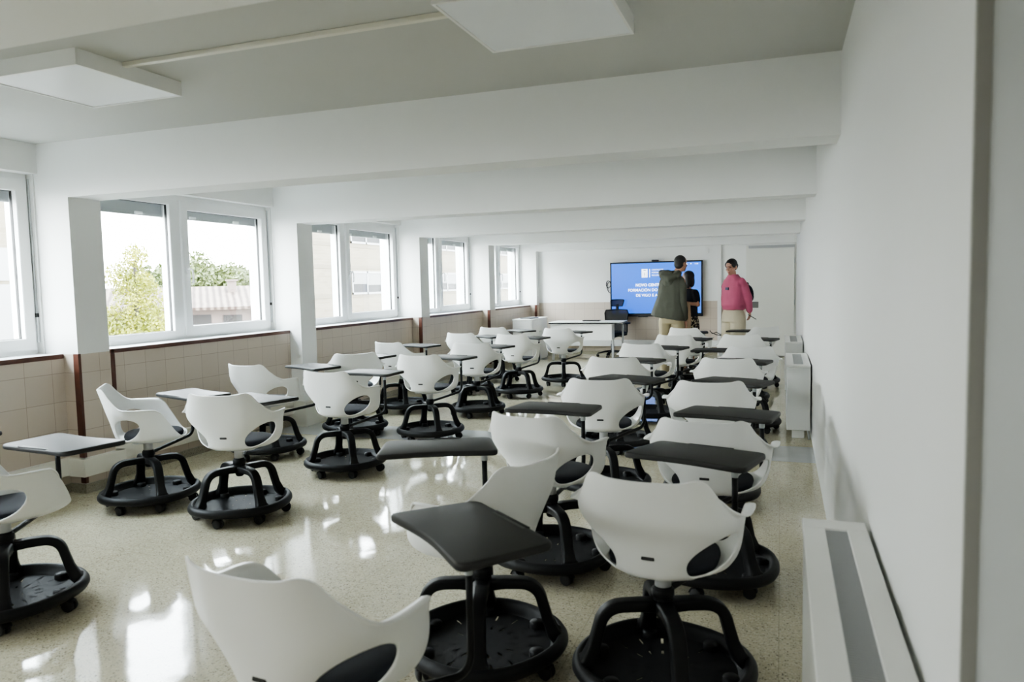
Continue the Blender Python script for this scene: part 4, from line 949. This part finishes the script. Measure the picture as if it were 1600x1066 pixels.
M['roof'] = roofmat(); M['pinkwall'] = plain('pale_pink_render', (.13, .10, .088), .9); M['greenwall'] = plain('pale_green_render', (.10, .135, .12), .9); M['shut'] = plain('brown_shutter', (.014, .011, .010), .7); M['bark'] = plain('pale_bark', (.03, .025, .02), .9)
az = R(42.5); hx, hy = -math.sin(az)*36, math.cos(az)*36
hs = empty('terraced_house', (hx, hy, -5), az); tag(hs, 'row of low houses with tiled roof and pale pink and green fronts beyond the tree', 'house')
W = 11
mb = MB(); mb.box(-W, 2.2, 0, 5, 0, 5.8, 0, 0); mb.box(2.2, 4.4, 0, 5, 0, 5.8, 0, 1); mb.obj('front_wall', [M['pinkwall'], M['greenwall']], hs)
mb = MB(); mb.add([(-W-.3, -.6, 5.78), (4.6, -.6, 5.78), (4.6, 3.2, 6.72), (-W-.3, 3.2, 6.72), (-W-.3, 5.6, 6.1), (4.6, 5.6, 6.1), (-W-.3, -.6, 5.66), (4.6, -.6, 5.66)], [(0, 1, 2, 3), (3, 2, 5, 4), (0, 1, 7, 6)]); mb.obj('roof', M['roof'], hs)
mb = MB(); mb.box(1.2, 1.6, 2.0, 2.4, 6.2, 6.95); mb.box(1.12, 1.68, 1.92, 2.48, 6.95, 7.03); mb.obj('chimney', M['pinkwall'], hs)
for x, w_, z0, z1 in ((-9, 1.3, 4.3, 5.4), (-6.2, 1.3, 4.3, 5.4), (-2.7, .9, 4.4, 5.4), (-1.0, 1.4, 4.4, 5.45), (.9, .8, 4.4, 5.4), (2.6, 1.3, 4.5, 5.5)):
    w = MB().box(x, x+w_, -.06, .02, z0, z1).obj('window', M['shut'], hs); MB().box(x+.15, x+w_-.15, -.08, .0, z0+.1, z0+(z1-z0)*.45).obj('pane', M['outglass'], w)
mb = MB(); mb.tube([(2.2, -.1, 0), (2.2, -.1, 5.5)], .07, 8); mb.obj('downpipe', M['shut'], hs)
mb = MB()
for i in range(60): mb.box(-W+i*.16, -W+i*.16+.07, -1.4, -1.36, 3.6, 4.6)
mb.box(-W, -1.2, -1.42, -1.34, 4.55, 4.65); mb.box(-W, -1.2, -1.42, 0, 3.45, 3.6); mb.obj('balcony_rail', M['outwhite'], hs)

az2 = R(38.3); ap = empty('apartment_building', (-math.sin(az2)*95, math.cos(az2)*95, -5), az2); tag(ap, 'pale distant apartment block above the tiled roofs', 'building')
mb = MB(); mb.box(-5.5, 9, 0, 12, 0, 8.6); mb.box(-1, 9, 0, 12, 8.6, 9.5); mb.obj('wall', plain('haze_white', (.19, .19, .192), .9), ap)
mb = MB(); mb.box(-5.8, 9.3, -.3, 12, 8.45, 8.75); mb.box(3.5, 5, 3, 5, 9.5, 10.6); mb.box(5.6, 5.7, 3, 3.1, 9.5, 11.2); mb.obj('roof', M['blind'], ap)
for i in range(5):
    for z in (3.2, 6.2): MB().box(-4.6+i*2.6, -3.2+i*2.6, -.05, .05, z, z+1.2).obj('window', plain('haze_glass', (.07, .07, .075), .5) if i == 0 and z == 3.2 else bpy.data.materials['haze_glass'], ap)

def leafmat(name, a, b2):
    m, nt, b = nodes(name); L = nt.links.new; g = N(nt, 'ShaderNodeNewGeometry'); n = N(nt, 'ShaderNodeTexNoise'); n.inputs['Scale'].default_value = 2.2; L(g.outputs['Position'], n.inputs['Vector']); cr = N(nt, 'ShaderNodeValToRGB'); cr.color_ramp.elements[0].position = .3; cr.color_ramp.elements[0].color = (*a, 1); cr.color_ramp.elements[1].position = .7; cr.color_ramp.elements[1].color = (*b2, 1); L(n.outputs['Fac'], cr.inputs[0]); L(cr.outputs[0], b.inputs['Base Color']); b.inputs['Roughness'].default_value = .6
    try: b.inputs['Subsurface Weight'].default_value = 0
    except KeyError: pass
    return m
def tree(loc, trunk_h, blobs, leaf, n, mat, label, rng, grp=None):
    t = empty('tree', loc); tag(t, label, 'tree', grp); rnd = random.Random(rng)
    mb = MB(); top = max(b[2]+b[3] for b in blobs); mb.tube([(0, 0, 0), (.05, 0, trunk_h*.5), (0, .04, trunk_h), (.03, 0, top-.5)], [.16, .13, .09, .03], 8)
    for b in blobs[:10]: mb.tube([(0, 0, max(trunk_h*.6, b[2]-1.0)), (b[0]*.5, b[1]*.5, b[2]-.4), (b[0], b[1], b[2])], [.05, .035, .015], 6)
    mb.obj('trunk', M['bark'], t)
    vs = []; fs = []; tot = sum(b[3]**2 for b in blobs)
    for b in blobs:
        for _ in range(int(n*b[3]**2/tot)):
            d = Vector((rnd.gauss(0, 1), rnd.gauss(0, 1), rnd.gauss(0, 1))).normalized()*b[3]*rnd.random()**.45
            c = Vector(b[:3])+d; u = Vector((rnd.gauss(0, 1), rnd.gauss(0, 1), rnd.gauss(0, 1))).normalized(); w = u.orthogonal().normalized(); s = leaf*(.6+.8*rnd.random()); i = len(vs)
            vs += [c-u*s, c+w*s*.5, c+u*s, c-w*s*.5]; fs.append((i, i+1, i+2, i+3))
    mb = MB(); mb.add(vs, fs, 0, False); mb.obj('crown', mat, t, recalc=False)
az3 = R(46.2); lf = leafmat('yellow_green_leaves', (.085, .098, .0006), (.185, .185, .006)); rb = random.Random(3)
bl = [(0, 0, 3.0, .75), (-.5, .2, 3.8, .8), (.55, 0, 4.0, .7), (-.2, 0, 4.9, .85), (.5, .2, 5.3, .6), (-.7, -.2, 5.2, .7), (0, .1, 6.0, .7), (-.35, 0, 6.7, .55), (.1, 0, 7.3, .35), (.9, .1, 3.3, .5), (1.15, 0, 4.2, .4), (.6, -.1, 2.6, .5), (-1.0, 0, 4.4, .7), (-1.1, 0, 3.2, .7), (.35, 0, 6.5, .35)]
tree((-math.sin(az3)*24-.05, math.cos(az3)*24-.2, -4.75), 3.6, bl, .042, 24000, lf, 'yellow-green leafy tree just outside the large window', 5)
lf2 = leafmat('mid_green_leaves', (.055, .075, .016), (.10, .118, .035)); rb = random.Random(9)
for k, (dg, dist, h, r) in enumerate(((44.8, 56, 8.6, 2.2), (42.8, 68, 9.3, 2.9), (41.2, 82, 9.3, 3.2), (39.9, 50, 7.6, 1.6))):
    a = R(dg); bb = [(rb.uniform(-1, 1)*r*.7, rb.uniform(-1, 1)*r*.6, h-r*.7+rb.uniform(-1, .7)*r*.8, r*.5) for _ in range(11)]
    tree((-math.sin(a)*dist, math.cos(a)*dist, -5), 3.5, bb, .15, 7000, lf2, ['round green tree behind the roofs, leftmost of four', 'tallest round green tree behind the roofs', 'round green tree behind the roofs beside the window handle', 'smallest round green tree behind the roofs, rightmost of four'][k], 20+k, 'round green trees behind the houses')

# ------------------------------------------------------------------ light, world, camera
for i, x in enumerate((-3.6, -1.6)):  # added fill lights behind the camera, brighten the chair backs; no fitting there
    ld = bpy.data.lights.new('rear_fill_light', 'AREA'); ld.shape = 'SQUARE'; ld.size = 1.2; ld.energy = 7; ld.color = (1, .985, .95)
    lo = bpy.data.objects.new('rear_fill_light', ld); C.objects.link(lo); lo.location = (x, -1.5, 2.45); lo.rotation_euler = (R(48), 0, 0)
w = bpy.data.worlds.new('World'); scn.world = w; w.use_nodes = True; nt = w.node_tree; bgk = nt.nodes['Background']
tc = N(nt, 'ShaderNodeTexCoord'); sp = N(nt, 'ShaderNodeSeparateXYZ'); nt.links.new(tc.outputs['Generated'], sp.inputs[0])
cr = N(nt, 'ShaderNodeValToRGB'); nt.links.new(sp.outputs[2], cr.inputs[0]); cr.color_ramp.elements[0].color = (.96, .98, 1.0, 1); cr.color_ramp.elements[0].position = 0.; cr.color_ramp.elements[1].color = (.80, .90, 1.0, 1); cr.color_ramp.elements[1].position = .8
nt.links.new(cr.outputs[0], bgk.inputs[0]); bgk.inputs[1].default_value = 7.0

f, pitch, roll, yaw = 1162.72, .0758, .0214, .3475
cy, sy = math.cos(yaw), math.sin(yaw); cp, sp_ = math.cos(pitch), math.sin(pitch); crr, srr = math.cos(roll), math.sin(roll)
fwd = Vector((-sy, cy, 0)); rt = Vector((cy, sy, 0)); up = Vector((0, 0, 1))
f2 = fwd*cp-up*sp_; u2 = up*cp+fwd*sp_
r3 = rt*crr-u2*srr; u3 = u2*crr+rt*srr
cam = bpy.data.cameras.new('Camera'); co = bpy.data.objects.new('Camera', cam); C.objects.link(co)
mm = Matrix((r3, u3, -f2)).transposed().to_4x4(); mm.translation = Vector((0, 0, 1.5)); co.matrix_world = mm
cam.sensor_fit = 'HORIZONTAL'; cam.sensor_width = 36; cam.lens = f/1600*36; cam.clip_start = .02; cam.clip_end = 500
cam.dof.use_dof = True; cam.dof.focus_distance = 11.0; cam.dof.aperture_fstop = 4.0
scn.camera = co
scn.view_settings.view_transform = 'AgX'; scn.view_settings.look = 'AgX - Medium High Contrast'; scn.view_settings.exposure = 2.5; scn.view_settings.gamma = 1.
scn.cycles.max_bounces = 10; scn.cycles.diffuse_bounces = 6; scn.cycles.transparent_max_bounces = 16
scn.cycles.use_denoising = True; scn.cycles.sample_clamp_indirect = 8
